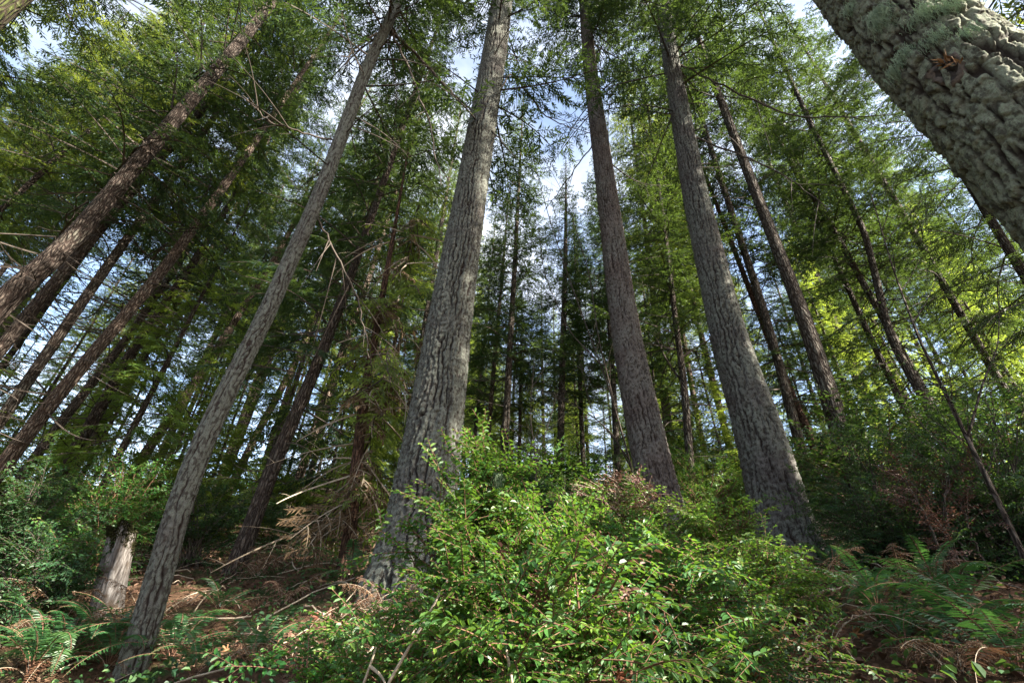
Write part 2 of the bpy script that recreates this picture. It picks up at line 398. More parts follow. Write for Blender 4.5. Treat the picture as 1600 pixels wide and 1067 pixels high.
# ------------------------------------------------------------------ conifer boughs and crowns
def bough(L, rng, style='hemlock', dead=False, dens=1.):
    g = Geo()
    t = np.linspace(0, 1, 12)
    side = rng.normal(0, .05)
    def axis(t):
        t = np.asarray(t)
        return np.stack([L*t*(1-.06*t), L*side*np.sin(t*3), L*(.05*np.sin(t*2.2)-(.16 if style == 'hemlock' else .08)*t**2)], -1)
    g.tube(axis(t), .0115*L**.6*(1-t)**.8+.004, 3, 1, .5)
    sp = (.105 if not dead else .2)/dens
    ts = np.arange(.16 if not dead else .25, .985, sp/L)
    LP, LD, LN, LL, LW, LT = [], [], [], [], [], []
    sgn = 1
    for tt in ts:
        sgn = -sgn
        if rng.random() < (.12 if not dead else .45): continue
        p = axis(tt); d0 = axis(tt+.01)-axis(tt); d0 /= np.linalg.norm(d0)
        a = R(rng.uniform(42, 72)); ls = L*.36*(.18+.82*min(1, tt*3.2))*(1-tt)**.62*rng.uniform(.6, 1.25)+.10
        dx = np.array([math.cos(a), sgn*math.sin(a), 0.]); dx = dx/np.linalg.norm(dx)
        m = 6; q = np.linspace(0, 1, m)
        bend = rng.uniform(.1, .45)*ls*(1.4 if style == 'hemlock' else .6); rise = rng.normal(.05, .12)*ls*(1 if style == 'hemlock' else 2.2)
        C = p+dx*ls*q[:, None]+np.array([.12*ls, 0, 0])*(q**2)[:, None]; C[:, 2] += rise*q-bend*q**2
        g.tube(C, .0035*(1-q)+.0014, 3, 1, .5)
        if dead: continue
        tint = np.clip(.45+rng.normal(0, .17), 0, 1)
        # tertiary sprays
        n3 = max(3, int(ls/(.026/dens)))
        q3 = (np.arange(n3)+rng.random(n3)*.6)/n3; q3 = .06+.94*q3
        pos = np.stack([np.interp(q3, q, C[:, i]) for i in range(3)], -1)
        dd = C[-1]-C[0]; dd /= np.linalg.norm(dd)
        sg = np.where(np.arange(n3) % 2 == 0, 1., -1.)
        perp = np.cross([0, 0, 1.], dd); perp /= np.linalg.norm(perp)
        ang = R(48)+rng.normal(0, .2, n3)
        D = dd*np.cos(ang)[:, None]+perp*(sg*np.sin(ang))[:, None]
        D[:, 2] += rng.normal(-.12, .16 if style == 'hemlock' else .45, n3)
        N = np.array([0, 0, 1.])+rng.normal(0, .28 if style == 'hemlock' else .6, (n3, 3))
        ll = (.075+.15*min(1., ls/.7)*(1-q3*.7))*rng.uniform(.6, 1.3, n3)
        LP.append(pos); LD.append(D); LN.append(N); LL.append(ll); LW.append(rng.uniform(.022, .040, n3)); LT.append(np.clip(tint+rng.normal(0, .1, n3)+.25*q3*(rng.random()<.5), 0, 1))
        # needles set along the twig itself
        k = m-1
        LP.append(C[:-1]); LD.append(np.diff(C, axis=0)); LN.append(np.array([0, 0, 1.])+rng.normal(0, .2, (k, 3))); LL.append(np.linalg.norm(np.diff(C, axis=0), axis=1)*1.25); LW.append(np.full(k, .034)); LT.append(np.full(k, tint))
    if LP:
        g.leaves(np.concatenate(LP), np.concatenate(LD), np.concatenate(LN), np.concatenate(LL), np.concatenate(LW), 0, np.concatenate(LT), .15, 'kite', .12)
    return g.arrays()

_rg = np.random.default_rng(41)
BO = {}
for st in ('hemlock', 'fir'):
    for L in (.6, 1.1, 1.8, 2.8, 4.0):
        BO[(st, L)] = [bough(L, _rg, st) for _ in range(3 if L > 1 else 2)]
BD = {L: [bough(L, _rg, 'fir', True) for _ in range(3)] for L in (.6, 1.1, 1.8, 2.8)}
LK = (.6, 1.1, 1.8, 2.8, 4.0)

def put(g, b, base, az, pitch, roll, s, tofs=0.):
    V, Q, Mi, T = b
    ca, sa, cp, sp, cr, sr = math.cos(az), math.sin(az), math.cos(pitch), math.sin(pitch), math.cos(roll), math.sin(roll)
    Rz = np.array([[ca, -sa, 0], [sa, ca, 0], [0, 0, 1]]); Ry = np.array([[cp, 0, -sp], [0, 1, 0], [sp, 0, cp]]); Rx = np.array([[1, 0, 0], [0, cr, -sr], [0, sr, cr]])
    g.add((V*s)@(Rz@Ry@Rx).T+base, Q, Mi, np.clip(T+tofs, 0, 1))

def crown_mesh(name, z0, z1, Lmax, nb, seed, style='hemlock', dead0=None, ndead=0, top=.15, low=.75, mats=None, gap=.12):
    rng = np.random.default_rng(seed); g = Geo()
    az = rng.random()*6.28
    for k in range(nb):
        q = (k+rng.random())/nb; q = q**.92
        z = z0+(z1-z0)*q
        az += 2.399+rng.normal(0, .5)
        if NZ(az*1.3+seed, z*.35) < gap*2.2: continue
        prof = (low+(1-low)*min(1, q*3.5))*(1-q)**.72+top*(1-q)*.2
        L = max(.35, Lmax*prof*rng.uniform(.55, 1.15))
        key = min(LK, key=lambda a: abs(math.log(a/L)))
        b = BO[(style, key)][rng.integers(len(BO[(style, key)]))]
        pitch = R(-14+34*q**1.2)+rng.normal(0, .14)
        put(g, b, (0, 0, z), az, pitch, rng.normal(0, .22), L/key, rng.normal(0, .10))
    for k in range(ndead):
        z = rng.uniform(*dead0); L = rng.uniform(.4, 2.2)
        key = min((.6, 1.1, 1.8, 2.8), key=lambda a: abs(math.log(a/L)))
        put(g, BD[key][rng.integers(3)], (0, 0, z), rng.random()*6.28, R(rng.uniform(-25, 12)), rng.random()*6, L/key)
    return g.mesh(name, mats or [NEEDLE, TWIG])

CR = {
 'hem':  [crown_mesh('hemlock_crown', 2.5, 27, 3.2, 160, 51+i, 'hemlock', (1.5, 6), 14) for i in range(2)],
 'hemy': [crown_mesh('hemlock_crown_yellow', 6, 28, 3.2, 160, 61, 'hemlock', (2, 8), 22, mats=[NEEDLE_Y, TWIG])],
 'mid':  [crown_mesh('fir_crown', 8.5, 30, 3.2, 150, 71+i, 'fir', (2.5, 10), 40) for i in range(2)],
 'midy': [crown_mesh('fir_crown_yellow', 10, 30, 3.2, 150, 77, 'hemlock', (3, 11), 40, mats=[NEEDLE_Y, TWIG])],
 'high': [crown_mesh('tall_fir_crown', 15, 36, 3.4, 150, 81+i, 'fir', (9, 17), 22) for i in range(2)],
 'cone': [crown_mesh('young_fir_crown', 5, 21, 2.6, 165, 91+i, 'fir', (1, 6), 20, low=1.) for i in range(2)],
 'coney': [crown_mesh('young_fir_crown_pale', 5, 21, 2.6, 150, 191, 'fir', (1, 6), 20, low=1., mats=[NEEDLE_LIT, TWIG])],
 'under': [crown_mesh('understory_crown', .9, 12.5, 2.5, 115, 195+i, 'hemlock', low=1., top=.25, mats=[NEEDLE_LIT, TWIG]) for i in range(2)],
 'undery': [crown_mesh('understory_crown_yellow', .9, 12.5, 2.5, 115, 198, 'hemlock', low=1., top=.25, mats=[NEEDLE_LIT, TWIG])],
 'sap':  [crown_mesh('sapling_crown', .5, 6.5, 1.7, 80, 95+i, 'hemlock', low=1., top=.3) for i in range(2)],
 'sapy': [crown_mesh('sapling_crown_yellow', .6, 6.5, 1.9, 80, 99, 'hemlock', low=1., top=.3, mats=[NEEDLE_LIT, TWIG])],
}
CH = {'coney': 21.5, 'under': 12.9, 'undery': 12.9, 'hem': 28, 'hemy': 29, 'mid': 31, 'midy': 31, 'high': 37, 'cone': 21.5, 'sap': 6.8, 'sapy': 6.8}

def add_crown(root, ax, base, H, kind, seed, spread=1.):
    rng = random.Random(seed)
    me = CR[kind][seed % len(CR[kind])]
    zt = base[2]+H; x0, y0, _ = ax(np.array([base[2]])); x1, y1, _ = ax(np.array([zt]))
    d = Vector((float(x1[0]-x0[0]), float(y1[0]-y0[0]), H)).normalized()
    o = link('crown', me, root)
    q = Vector((0, 0, 1)).rotation_difference(d)
    o.rotation_mode = 'QUATERNION'
    o.rotation_quaternion = q @ Matrix.Rotation(rng.random()*6.28, 3, 'Z').to_quaternion()
    s = H/CH[kind]; w = spread*(.6+.4*s)
    o.scale = (w, w, s); o.location = (float(x0[0])-base[0], float(y0[0])-base[1], 0)
    return o

# ------------------------------------------------------------------ hero firs
HEROES = []
def hero(label, pts, dia, H, matl, seed, crown=None, horiz=True, wk=.92, **kw):
    P, Rr = px_axis(pts, dia, horiz); Rr = [q*wk for q in Rr]; print(label[:20], np.round(np.array(Rr)*2, 2))
    p = P[0]; gb = float(gz(p[0], p[1]))
    base = (float(p[0]), float(p[1]), gb)
    root = empty('fir_tree', base, label, 'tree', 'great firs in the foreground')
    zf = max(q[2] for q in P)+1.0
    me, ax = hero_trunk('fir_trunk', P, Rr, base, H, zf, matl, seed, **kw)
    link('trunk', me, root)
    if crown: add_crown(root, ax, base, H, crown, seed)
    HEROES.append((root, ax, base)); return root, ax, base

T1 = hero('thickest grey fir rising left of centre behind the bright green huckleberry bush',
     [(643, 900, 118), (675, 700, 98), (703, 500, 73), (736, 300, 52), (770, 100, 41), (785, 0, 35)], .82, 38, HB1, 21, 'high', cw=.09, ch=.34, amp=.034)
T3 = hero('tall brown fir second from the right of the middle four, foot behind the russet-topped bush',
     [(1040, 820, 70), (1014, 700, 63), (979, 530, 49), (948, 300, 34), (921, 100, 22), (913, 0, 18)], .70, 37, HB3, 33, 'high', cw=.08, ch=.32, amp=.036)
T4 = hero('stout grey fir with a bare flared foot above the ferns at right',
     [(1232, 860, 102), (1194, 700, 88), (1139, 530, 62), (1085, 300, 43), (1049, 100, 28), (1035, 0, 24)], .85, 36, HB2, 47, 'high', cw=.088, ch=.32, amp=.032)
T2 = hero('slender leaning grey fir standing beside the pale broken stump',
     [(225, 1008, 54), (263, 832, 53), (312, 701, 46), (351, 615, 43), (396, 535, 39), (500, 304, 30), (575, 101, 25), (625, 0, 20)], .30, 27, HB1, 59, 'high', wk=.82, cw=.055, ch=.22, amp=.013, flare=.15)
T5 = hero('huge lichen-covered fir trunk crossing the upper right corner very close by',
     [(1700, 300, 300), (1446, 75, 208)], .80, 34, HB5, 63, 'high', horiz=False, plates=True, cw=.085, ch=.28, amp=.022, step=.85, nmax=560)

# dead limbs and details on the great firs
def limb_px(root, ax, base, pts, r0, name='branch', matl=TWIG, twigs=5, seed=1, label=None):
    """a bare limb: first point on the trunk, others (px, py, depth offset)"""
    rng = np.random.default_rng(seed); g = Geo(); W = []
    x, y, _ = ax(np.array([base[2]+8.])); p0 = np.array([x[0], y[0], 0])
    for (px, py, dr) in pts:
        r = at(px, py, 1.); t = (r[0]*p0[0]+r[1]*p0[1])/(r[0]**2+r[1]**2)*(1+dr); W.append(r*t-np.array(base))
    W = np.array(W); tq = np.linspace(0, len(W)-1, 6*len(W))
    C = np.stack([np.interp(tq, np.arange(len(W)), W[:, i]) for i in range(3)], -1)
    for _ in range(2): C[1:-1] = (C[:-2]+2*C[1:-1]+C[2:])/4
    C += rng.normal(0, .012, C.shape)
    n = len(C); g.tube(C, r0*(1-np.linspace(0, 1, n))**.7+.006, 6, 0)
    for k in range(twigs):
        i = rng.integers(n//4, n-2); L = rng.uniform(.4, 1.4)
        d = C[i+1]-C[i]; d /= np.linalg.norm(d); s = np.cross(d, rng.normal(0, 1, 3)); s /= np.linalg.norm(s)
        q = np.linspace(0, 1, 6)[:, None]
        T = C[i]+(d*.7+s*.7)*L*q+np.array([0, 0, -.25])*L*q**2
        g.tube(T, .008*(1-q[:, 0])+.003, 4, 0)
    me = g.mesh('limb', [matl], True)
    o = link(name, me, root)
    if label: o['label'] = label
    return o
limb_px(*T2, [(608, 45, 0), (650, 85, .02), (700, 140, .04), (728, 165, .05), (770, 205, .07), (806, 248, .09)], .035, seed=2, label='long dead limb sweeping down to the right')
limb_px(*T2, [(612, 50, 0), (640, 110, -.02), (672, 190, -.05), (690, 290, -.08)], .022, seed=3)
limb_px(*T2, [(606, 48, 0), (575, 60, .0), (548, 82, .02), (540, 100, .03)], .02, seed=4)
limb_px(*T2, [(531, 222, .0), (475, 208, .02), (420, 190, .05), (380, 150, .08)], .012, seed=5, twigs=5)
limb_px(*T2, [(489, 330, .0), (520, 385, .02), (560, 470, .04), (578, 560, .05)], .012, seed=6, twigs=12)
limb_px(*T1, [(765, 170, 0), (800, 110, .02), (850, 180, .05), (900, 205, .08)], .018, seed=7)
limb_px(*T3, [(934, 215, 0), (905, 255, .03), (880, 290, .05), (850, 330, .08)], .014, seed=8, twigs=7)
limb_px(*T4, [(1050, 95, 0), (1140, 140, .05), (1240, 185, .12), (1400, 180, .2)], .022, seed=9, twigs=8)
limb_px(*T4, [(1068, 207, 0), (1150, 240, .05), (1220, 270, .1), (1300, 330, .15)], .018, seed=10, twigs=8)

def bough_part(root, ax, base, z, az, L, pitch, style='fir', seed=0, mats=None):
    g = Geo(); x, y, r = ax(np.array([z])); key = min(LK, key=lambda a: abs(math.log(a/L)))
    b = BO[(style, key)][seed % len(BO[(style, key)])]
    put(g, b, (float(x[0])-base[0], float(y[0])-base[1], z-base[2]), az, pitch, .1, L/key)
    return link('bough', g.mesh('bough', mats or [NEEDLE, TWIG]), root)
rng = random.Random(5)
for (T, zz, n) in ((T1, (8.5, 15), 13), (T3, (12., 20), 18), (T4, (10.5, 17), 15), (T2, (8.5, 13), 6)):
    for k in range(n):
        bough_part(*T, rng.uniform(*zz), rng.random()*6.28, rng.uniform(1.5, 3.2), R(rng.uniform(-42, -8)), 'fir', k)

# ------------------------------------------------------------------ traced background trees
BG = []
def bgtree(label, pts, dia, H, matl, crown, seed, name='conifer_tree', group='forest conifers behind the great firs', spread=1., k=12):
    P, Rr = px_axis(pts, dia); Rr = [q*.80 for q in Rr]; p = P[0]
    gb = float(gz(p[0], p[1])); base = (float(p[0]), float(p[1]), gb)
    root = empty(name, base, label, 'tree', group)
    me, ax = bg_trunk('conifer_trunk', P, Rr, base, H, matl, seed, k)
    link('trunk', me, root)
    if crown: add_crown(root, ax, base, H, crown, seed, spread)
    BG.append(base); return root, ax, base

TR = [
 # label, pts, dia, H, bark, crown
 ('thick dark brown conifer leaning in from the left edge, sun patches high on its trunk', [(20, 455, 50), (100, 390, 44), (330, 120, 30), (385, 55, 25)], .6, 33, BGA, 'mid'),
 ('grey-brown conifer trunk half hidden just behind the thick dark trunk at the left edge', [(15, 527, 30), (218, 283, 22), (283, 213, 18)], .42, 30, BGA, 'mid'),
 ('slim conifer rising between the thick left-edge trunk and the sunlit slanting one', [(30, 615, 26), (172, 410, 21), (304, 228, 15)], .36, 29, BGB, 'midy'),
 ('sunlit tan conifer slanting from the left edge toward the leaning grey fir', [(5, 728, 36), (80, 630, 30), (253, 425, 24), (395, 228, 15)], .44, 30, BG_LIT, 'mid'),
 ('dark thin conifer low at left, just right of the sunlit slanting trunk', [(95, 660, 20), (190, 540, 17), (260, 440, 14)], .36, 27, BGB, 'mid'),
 ('dark wide conifer trunk in front of the brightest sky gap at left', [(150, 650, 26), (215, 535, 22), (310, 400, 15)], .46, 29, BGA, 'mid'),
 ('pale sun-striped conifer trunk beside the brightest sky gap at left', [(165, 655, 15), (240, 530, 14), (330, 390, 10)], .34, 28, BG_LIT, 'hemy'),
 ('sun-dappled conifer trunk directly left of the leaning grey fir at mid height', [(232, 700, 21), (290, 620, 18), (420, 420, 12)], .42, 28, BG_LIT, 'mid'),
 ('thin trunk crossing the foliage high at the left edge above the thick dark trunk', [(40, 293, 13), (111, 228, 12), (213, 142, 9)], .24, 26, BGA, 'hemy'),
 ('second thin trunk at the left edge, highest and shortest in view', [(0, 278, 10), (45, 235, 9), (90, 192, 8)], .2, 25, BGB, 'hemy'),
 ('mossy sunlit trunk poking into the top left corner', [(-60, 75, 55), (5, 20, 48), (45, -15, 42)], .4, 30, BGM, 'high'),
 ('pale sunlit trunk between the leaning grey fir and the reddish trunk', [(400, 680, 15), (460, 570, 13), (540, 400, 9)], .34, 27, BG_LIT, 'mid'),
 ('reddish brown trunk rooted in fern litter right of the leaning grey fir', [(370, 885, 36), (430, 720, 30), (500, 560, 23), (545, 440, 18)], .36, 25, BGA, 'hem'),
 ('tan trunk just left of the drooping dead cedar', [(490, 680, 17), (520, 590, 15), (575, 440, 11)], .36, 27, BG_LIT, 'mid'),
 ('very thin sunlit trunk close to the right side of the thickest fir', [(763, 680, 9), (775, 530, 8), (785, 430, 5)], .22, 17, BG_LIT, 'cone'),
 ('dark conifer with its pointed top in the middle sky gap', [(788, 700, 15), (805, 400, 9)], .30, 22, BGB, 'cone'),
 ('straight dark conifer between the thickest fir and the tall brown fir', [(873, 790, 15), (880, 530, 12), (884, 380, 8)], .34, 19, BGB, 'cone'),
 ('thin dark trunk left of the tall brown fir foot', [(913, 770, 10), (905, 560, 9)], .26, 17, BGB, 'cone'),
 ('thin grey trunk tucked against the left side of the tall brown fir', [(966, 750, 13), (960, 630, 12)], .3, 21, BGB, 'cone'),
 ('crooked dark trunk with upswept bare limbs between the two right firs', [(1083, 787, 18), (1067, 580, 14), (1059, 530, 12), (1040, 370, 9)], .24, 17, BGB, 'cone'),
 ('yellowish trunk behind the tall brown fir, left of the crooked dark one', [(1052, 740, 20), (1028, 530, 15), (1010, 370, 9)], .42, 27, BG_LIT, 'midy'),
 ('slender sunlit trunk just left of the stout grey fir, nearer the crooked one', [(1107, 745, 13), (1080, 600, 11), (1060, 480, 8)], .32, 26, BG_LIT, 'midy'),
 ('slender sunlit trunk touching the left side of the stout grey fir', [(1130, 660, 14), (1097, 530, 12), (1070, 420, 8)], .34, 26, BG_LIT, 'midy'),
 ('dark fir trunk just right of the stout grey fir, with bare limbs high up', [(1275, 790, 24), (1200, 506, 17), (1114, 243, 11)], .36, 27, BGB, 'mid'),
 ('big dark conifer behind the stout grey fir, widest trunk of the right background', [(1330, 725, 48), (1261, 510, 32), (1200, 350, 24), (1124, 152, 16)], .6, 33, BGB, 'high'),
 ('brown trunk beside the foot of the stout grey fir at right', [(1305, 766, 22), (1255, 660, 18), (1205, 540, 13)], .36, 26, BGC, 'hem'),
 ('slim dark conifer right of the big dark one, leaning over the dark bush', [(1402, 537, 15), (1311, 375, 13), (1225, 233, 10)], .28, 27, BGB, 'mid'),
 ('conifer trunk above the dark bush, second right of the big dark conifer', [(1446, 625, 22), (1391, 530, 18), (1352, 364, 14), (1266, 192, 11)], .36, 29, BGB, 'mid'),
 ('thin conifer between the big dark one and the dark bush', [(1416, 645, 16), (1361, 530, 13), (1270, 330, 9)], .3, 26, BGB, 'hem'),
 ('dark conifer lower right of the huge close trunk', [(1524, 531, 18), (1417, 344, 14), (1330, 200, 11)], .34, 28, BGB, 'hem'),
 ('dark conifer closely parallel to the huge close trunk, nearest the right edge', [(1600, 430, 22), (1524, 303, 18), (1440, 170, 14)], .34, 27, BGB, 'hem'),
]
for i, (lb, pts, dia, H, bk, cr) in enumerate(TR):
    t = bgtree(lb, pts, dia, H, bk, cr, 100+i*3+(i % 2))
    if 'crooked' in lb:
        limb_px(*t, [(1064, 560, 0), (1085, 545, .03), (1110, 530, .06), (1112, 500, .07)], .03, seed=30, twigs=3)
        limb_px(*t, [(1068, 600, 0), (1040, 560, .03), (1022, 520, .05)], .03, seed=31, twigs=3)

for i, (x, y, H, kd, lb) in enumerate([(-10.5, 3.4, 30, 'hemy', 'conifer at the top left corner whose lit boughs hang over the frame'), (-13, 5.6, 31, 'hem', 'dark conifer crown high at the left edge behind the corner boughs'), (-9.5, .8, 29, 'mid', 'conifer whose branch tips enter the top left corner from outside')]):
    base = (x, y, float(gz(x, y))); P = [np.array([x, y, base[2]+.5]), np.array([x+.1, y, base[2]+H*.5])]
    root = empty('conifer_tree', base, lb, 'tree', 'forest conifers behind the great firs')
    me, ax = bg_trunk('conifer_trunk', P, [.17, .12], base, H, BGA, 760+i, 10, .9); link('trunk', me, root); add_crown(root, ax, base, H, kd, 960+i)
    BG.append(base)
# ------------------------------------------------------------------ more forest behind
def filler(n, xr, yr, hr, kinds, label, seed, dia=(.22, .5), avoid=1.6, name='conifer_tree', group=None, cond=None, spread=1.):
    rng = random.Random(seed); c = 0; tries = 0
    while c < n and tries < 4000:
        tries += 1
        x = rng.uniform(*xr); y = rng.uniform(*yr)
        if cond and not cond(x, y): continue
        if any((x-b[0])**2+(y-b[1])**2 < avoid**2 for b in BG): continue
        H = rng.uniform(*hr); d = rng.uniform(*dia)
        base = (x, y, float(gz(x, y)))
        P = [np.array([x, y, base[2]+.5]), np.array([x+rng.gauss(0, .12), y+rng.gauss(0, .12), base[2]+H*.55])]
        root = empty(name, base, label, 'tree', group or label)
        me, ax = bg_trunk('conifer_trunk', P, [d/2, d/2*.68], base, H, rng.choice([BGA, BGB, BGB]), seed*50+c, 8, 1.2)
        link('trunk', me, root); add_crown(root, ax, base, H, rng.choice(kinds), seed*31+c*7, spread)
        BG.append(base); c += 1

az = lambda x, y: math.degrees(math.atan2(x, y))
for i, (x, y, H, kd) in enumerate([(-1+.85*q+.53*t, 7-.53*q+.85*t, 30+(q % 3), kd) for q, t, kd in  # unseen trees added towards the sun so their crowns dapple the light
    ((15, -12.5, 'mid'), (20, -9, 'high'), (14, -7.2, 'midy'), (25, -5.8, 'high'), (12, -.5, 'hem'), (22, 1.5, 'mid'), (15.5, 5.5, 'midy'), (21, 8, 'mid'), (27, -9, 'mid'), (28, 4, 'midy'), (17.5, -1.4, 'mid'), (10.3, 1.6, 'hemy'))]):
    base = (x, y, float(gz(x, y))); P = [np.array([x, y, base[2]+.5]), np.array([x, y, base[2]+H*.5])]
    root = empty('conifer_tree', base, 'conifer standing outside the frame behind the huge close trunk', 'tree', 'conifers standing outside the frame')
    me, ax = bg_trunk('conifer_trunk', P, [.2, .14], base, H, BGB, 700+i, 10, .9); link('trunk', me, root); add_crown(root, ax, base, H, kd, 900+i)
    BG.append(base)
filler(40, (-34, -3), (10, 42), (25, 33), ['high', 'high', 'mid', 'midy'], 'distant conifer among the crowded trunks of the left slope', 3, dia=(.2, .42), cond=lambda x, y: az(x, y) < -11 and (x*x+y*y) > 170)
filler(34, (3, 36), (12, 42), (24, 32), ['high', 'high', 'mid', 'high', 'midy'], 'distant conifer among the crowded trunks of the right slope', 4, dia=(.2, .42), cond=lambda x, y: az(x, y) > 12 and (x*x+y*y) > 190 and not 10.5 < (x+1)*.53+(y-7)*.85 < 17)
filler(27, (-11, 14), (20, 50), (16, 23), ['cone', 'coney', 'cone'], 'far pale green conifer in the middle of the forest between the great firs', 5, dia=(.18, .32), cond=lambda x, y: -20 < az(x, y) < 22)
filler(27, (-28, -3), (6, 26), (8, 13), ['undery', 'undery', 'under'], 'leafy understory hemlock among the left slope trunks', 13, dia=(.10, .18), avoid=1.4, name='young_hemlock', cond=lambda x, y: az(x, y) < -10 and x*x+y*y > 110)
filler(16, (4, 28), (11, 27), (8, 13), ['under', 'under', 'undery'], 'leafy understory hemlock among the right slope trunks', 14, dia=(.10, .18), avoid=1.4, name='young_hemlock', cond=lambda x, y: az(x, y) > 16 and x*x+y*y > 150)
filler(12, (-7, 12), (16, 36), (7, 11), ['undery', 'under'], 'leafy understory hemlock in the far middle of the forest', 15, dia=(.10, .18), avoid=1.4, name='young_hemlock', cond=lambda x, y: -14 < az(x, y) < 18)
filler(9, (-13, -2), (9, 20), (4.5, 8.5), ['sap', 'sapy', 'sapy'], 'young green hemlock under the left slope trees', 6, dia=(.06, .1), avoid=1.3, name='hemlock_sapling', cond=lambda x, y: az(x, y) < -12)
filler(8, (2, 14), (10, 22), (4, 8), ['sap', 'sapy'], 'young green hemlock under the right slope trees', 8, dia=(.06, .1), avoid=1.3, name='hemlock_sapling', cond=lambda x, y: az(x, y) > 12)

# ------------------------------------------------------------------ shrubs
def shrub_geo(base, blobs, rng, leaf=.024, wid=.5, spacing=.014, subs=7, twl=(.12, .30), stem_r=.006, tint0=.35, tint1=.3, dens=1., mats=(HUCK, HSTEM), droop=.25, russet=0.):
    """stems from the base out to the blobs; flat leafy sprays along their outer halves. coordinates relative to base"""
    gs, gl = Geo(), Geo()
    LP, LD, LN, LL, LW, LT = [], [], [], [], [], []
    base = np.array(base, float)
    def leafy(C, n, t0, flat, scale=1.):
        q = (np.arange(n)+rng.random(n)*.5+.3)/n
        m = np.linspace(0, 1, len(C))
        P = np.stack([np.interp(q, m, C[:, i]) for i in range(3)], -1)
        d = C[-1]-C[0]; d = d/(np.linalg.norm(d)+1e-9)
        s = np.cross(flat, d); s /= np.linalg.norm(s)+1e-9
        sg = np.where(np.arange(n) % 2 == 0, 1., -1.)
        a = R(58)+rng.normal(0, .22, n)
        D = d*np.cos(a)[:, None]+s*(sg*np.sin(a))[:, None]+rng.normal(0, .16, (n, 3)); D[:, 2] -= droop*rng.random(n)
        LP.append(P); LD.append(D); LN.append(flat+rng.normal(0, .33, (n, 3)))
        l = leaf*scale*rng.uniform(.7, 1.25, n)*(1-.45*q**3); LL.append(l); LW.append(l*wid*rng.uniform(.85, 1.15, n))
        LT.append(np.clip(t0+tint1*q+rng.normal(0, .13, n), 0, 1))
    for (c, rx, ry, rz, ns) in blobs:
        c = np.array(c, float)-base
        for k in range(ns):
            v = rng.normal(0, 1, 3); v /= np.linalg.norm(v); v *= rng.uniform(.45, 1.)**.6
            tgt = c+v*np.array([rx, ry, rz])
            st = rng.normal(0, .10, 3)*np.array([1, 1, 0])
            h = max(.15, tgt[2]); mid = st*.5+tgt*np.array([.35, .35, 0])+np.array([0, 0, h*.72])
            q = np.linspace(0, 1, 12)[:, None]
            C = st*(1-q)**2+2*mid*q*(1-q)+tgt*q**2
            C[1:-1] += rng.normal(0, .010, (10, 3))
            gs.tube(C, stem_r*(1-.75*q[:, 0]), 5, 0, .5)
            t0 = tint0+rng.normal(0, .07)
            for b in range(subs):
                f = 1-(b/subs)*.62*rng.uniform(.8, 1.1); f = min(.999, max(.1, f))
                i = min(10, int(f*11)); p = C[i]+(C[i+1]-C[i])*(f*11-i)
                d = C[i+1]-C[i]; d /= np.linalg.norm(d)+1e-9
                o = p-c; o[2] *= .5; o /= np.linalg.norm(o)+1e-9
                d2 = d*rng.uniform(.2, .8)+o*.45+rng.normal(0, .55, 3)*np.array([1, 1, .45])+np.array([0, 0, .18])
                if b == 0: d2 = d+rng.normal(0, .25, 3)
                d2 /= np.linalg.norm(d2); L = rng.uniform(*twl)
                qq = np.linspace(0, 1, 6)[:, None]
                S = p+d2*L*qq+np.array([0, 0, -droop*.5])*L*qq**2
                gs.tube(S, .0026*(1-qq[:, 0])+.0009, 3, 0, .5)
                flat = np.array([0, 0, 1.])+rng.normal(0, .35, 3)
                leafy(S, max(4, int(L/spacing*dens)), t0, flat)
                for tw in range(int(4*dens+rng.random())):
                    j = rng.uniform(.2, .9)*5; ji = min(4, int(j)); pp = S[ji]+(S[ji+1]-S[ji])*(j-ji)
                    s = np.cross(flat, d2); d3 = d2*.7+s*rng.choice([-1, 1])*.8+rng.normal(0, .2, 3); d3 /= np.linalg.norm(d3)
                    L3 = L*rng.uniform(.3, .6); q3 = np.linspace(0, 1, 4)[:, None]
                    U = pp+d3*L3*q3+np.array([0, 0, -droop*.4])*L3*q3**2
                    gs.tube(U, .0011, 3, 0, .5)
                    leafy(U, max(3, int(L3/spacing*dens)), t0+.05, flat)
    P = np.concatenate(LP); n = len(P)
    gl.leaves(P, np.concatenate(LD), np.concatenate(LN), np.concatenate(LL), np.concatenate(LW), 0, np.concatenate(LT), .22, 'leaf', .16)
    return gs, gl, n

def shrub(name, label, cat, base, blobs, seed, group=None, mats=(HUCK, HSTEM), **kw):
    rng = np.random.default_rng(seed)
    base = (base[0], base[1], float(gz(base[0], base[1])))
    gs, gl, n = shrub_geo(base, blobs, rng, **kw)
    root = empty(name, base, label, cat, group)
    link('stems', gs.mesh('shrub_stems', [mats[1]], True), root)
    link('foliage', gl.mesh('shrub_foliage', [mats[0]]), root)
    return root

def tuft(name, parent, p, L, Wd, n, seed, matl):
    rng = np.random.default_rng(seed); g = Geo()
    for k in range(int(n*2.2)):
        a = rng.normal(0, 1, 3)*np.array([Wd, Wd, Wd*.5]); l = L*rng.uniform(.25, 1.1); m = 8
        st = np.cumsum(rng.normal(0, .30, (m, 3))*l/m*1.6, 0); st[:, 2] -= l*np.linspace(0, 1, m)
        g.tube(np.array(p)+a*.55+st, .0008*(1-np.linspace(0, 1, m))+.0004, 3, 0, rng.random())
    return link(name, g.mesh(name, [matl]), parent)
BEARD = foliage_mat('beard_lichen', (.17, .24, .15), (.26, .34, .22), (.36, .43, .28), (.25, .32, .2), .9, .05, .3, 0)

